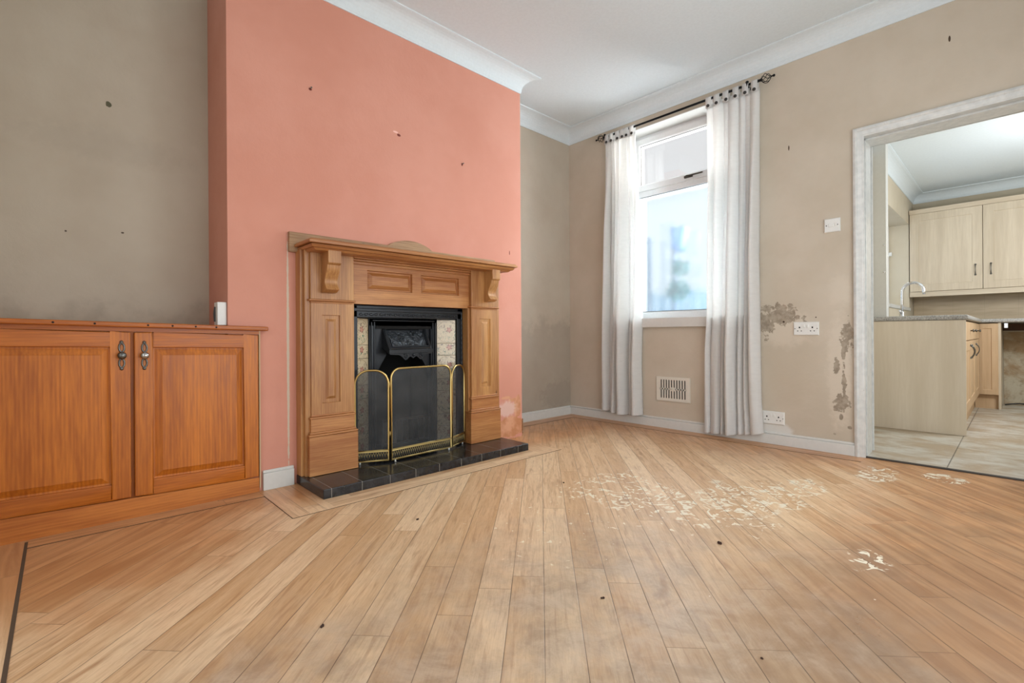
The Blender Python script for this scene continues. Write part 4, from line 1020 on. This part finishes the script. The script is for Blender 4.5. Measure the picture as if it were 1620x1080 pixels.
m = MB().tube([(-.10 + .05 * k, 7.05 + .03 * math.sin(k * .9), .010 + .018 * abs(math.sin(k * .6))) for k in range(30)], .007, 8)
tag(build('power_cable', m, plain('black_cable', (.015, .015, .015, 1), .5)), 'loose black cable on the floor in the appliance gap', 'cable')
# wall cabinets
YU = 6.852; Z0, Z1 = 1.190, 2.055
a0 = XK + .006; dv = -.248
for k, (x0, x1, lab, hx) in enumerate([(a0, dv, 'pale oak wall cabinet in the kitchen corner beside the window', dv - .055), (dv, .345, 'pale oak wall cabinet further from the kitchen window', dv + .058)]):
    u = unit('wall_cabinet', lab, ((x0 + x1) / 2, 7.0, Z0))
    build('carcass', boxm(x0, x1 - .001, YU + .02, YK - .011, Z0, Z1), oak_z, u)
    oak_door(u, x0 + .002, x1 - .003, Z0 + .012, Z1 - .002, -(YU + .018), fy, oak_z, (hx, 1.40), h_len=.105)
tag(build('cornice', MB().prism([(YU - .022, Z1 + .045), (YU - .022, Z1 + .030), (YU - .002, Z1), (YK - .01, Z1), (YK - .01, Z1 + .045)], lambda u, v, w: (w, u, v), a0, .96), oak_y, bevel=.002), 'oak cornice strip along the top of the wall cabinets', 'cornice')
tag(build('pelmet', MB().box(a0, .96, YU - .004, YU + .016, Z0 - .045, Z0 + .008), oak_y, bevel=.003), 'oak light pelmet along the bottom of the wall cabinets', 'pelmet')
u = unit('wall_cabinet', 'pale oak wall cabinet at the doorway frame edge of the picture', (.65, 7.0, Z0))
build('carcass', boxm(.346, .94, YU + .02, YK - .011, Z0, Z1), oak_z, u); oak_door(u, .348, .938, Z0 + .012, Z1 - .002, -(YU + .018), fy, oak_z, (.40, 1.40))
# kitchen window in the left wall
m = MB(); X_ = XK - .175
F2 = lambda i, x: [(x, KW0 + i, KZ0 + .01 + i), (x, KW1 - i, KZ0 + .01 + i), (x, KW1 - i, KZ1 - i), (x, KW0 + i, KZ1 - i)]
m.loops([F2(0, X_ - .05), F2(0, X_), F2(.05, X_), F2(.058, X_ - .01), F2(.058, X_ - .05), F2(0, X_ - .05)], False)
w2 = struct('window_2', m, upvc); build('pane', boxm(X_ - .03, X_ - .026, KW0 + .05, KW1 - .05, KZ0 + .06, KZ1 - .05), glass, w2)
build('window_handle', boxm(X_, X_ + .03, KW1 - .05, KW1 - .03, 1.62, 1.66), plastic, w2)
build('window_sill', boxm(XK - .19, XK + .012, KW0 - .02, KW1 + .02, KZ0 - .022, KZ0 + .012), white_paint, w2, bevel=.003)
# white boxed casing standing on the worktop just inside the kitchen
pc = thing('pipe_casing', 'tall white boxed pipe casing standing on the worktop inside the doorway', 'casing', (-.79, 4.93, ZT))
build('box', boxm(XK + .002, -.735, 4.88, 4.97, ZT + .001, ZK - .002), white_paint, pc, bevel=.004)
for z_ in (1.47, 1.25): build('screw_cap', MB().lathe([(.0005, 0), (.007, 0), (.006, -.003), (.0005, -.004)], (-.752, 4.88, z_), 'y', 12), chrome, pc)
# swan-neck tap
tp = thing('kitchen_tap', 'chrome swan-neck kitchen tap at the back of the worktop under the window', 'tap', (-.735, 5.615, ZT))
m = MB().lathe([(.028, 0), (.028, .008), (.021, .016), (.020, .055), (.016, .062), (.014, .07)], (-.735, 5.615, ZT), 'z', 20); build('body', m, chrome, tp)
pts = [(-.735, 5.615, ZT + .06), (-.733, 5.615, ZT + .14), (-.731, 5.615, ZT + .24)]
for k in range(1, 15):
    a = math.pi * k / 15; pts.append((-.656 - .075 * math.cos(a), 5.615, ZT + .245 + .078 * math.sin(a)))
pts += [(-.581, 5.615, ZT + .235), (-.580, 5.615, ZT + .215)]
build('spout', MB().tube(pts, .0115, 14), chrome, tp)
build('lever', MB().tube([(-.735, 5.59, ZT + .045), (-.745, 5.555, ZT + .075)], [.009, .006], 10), chrome, tp)
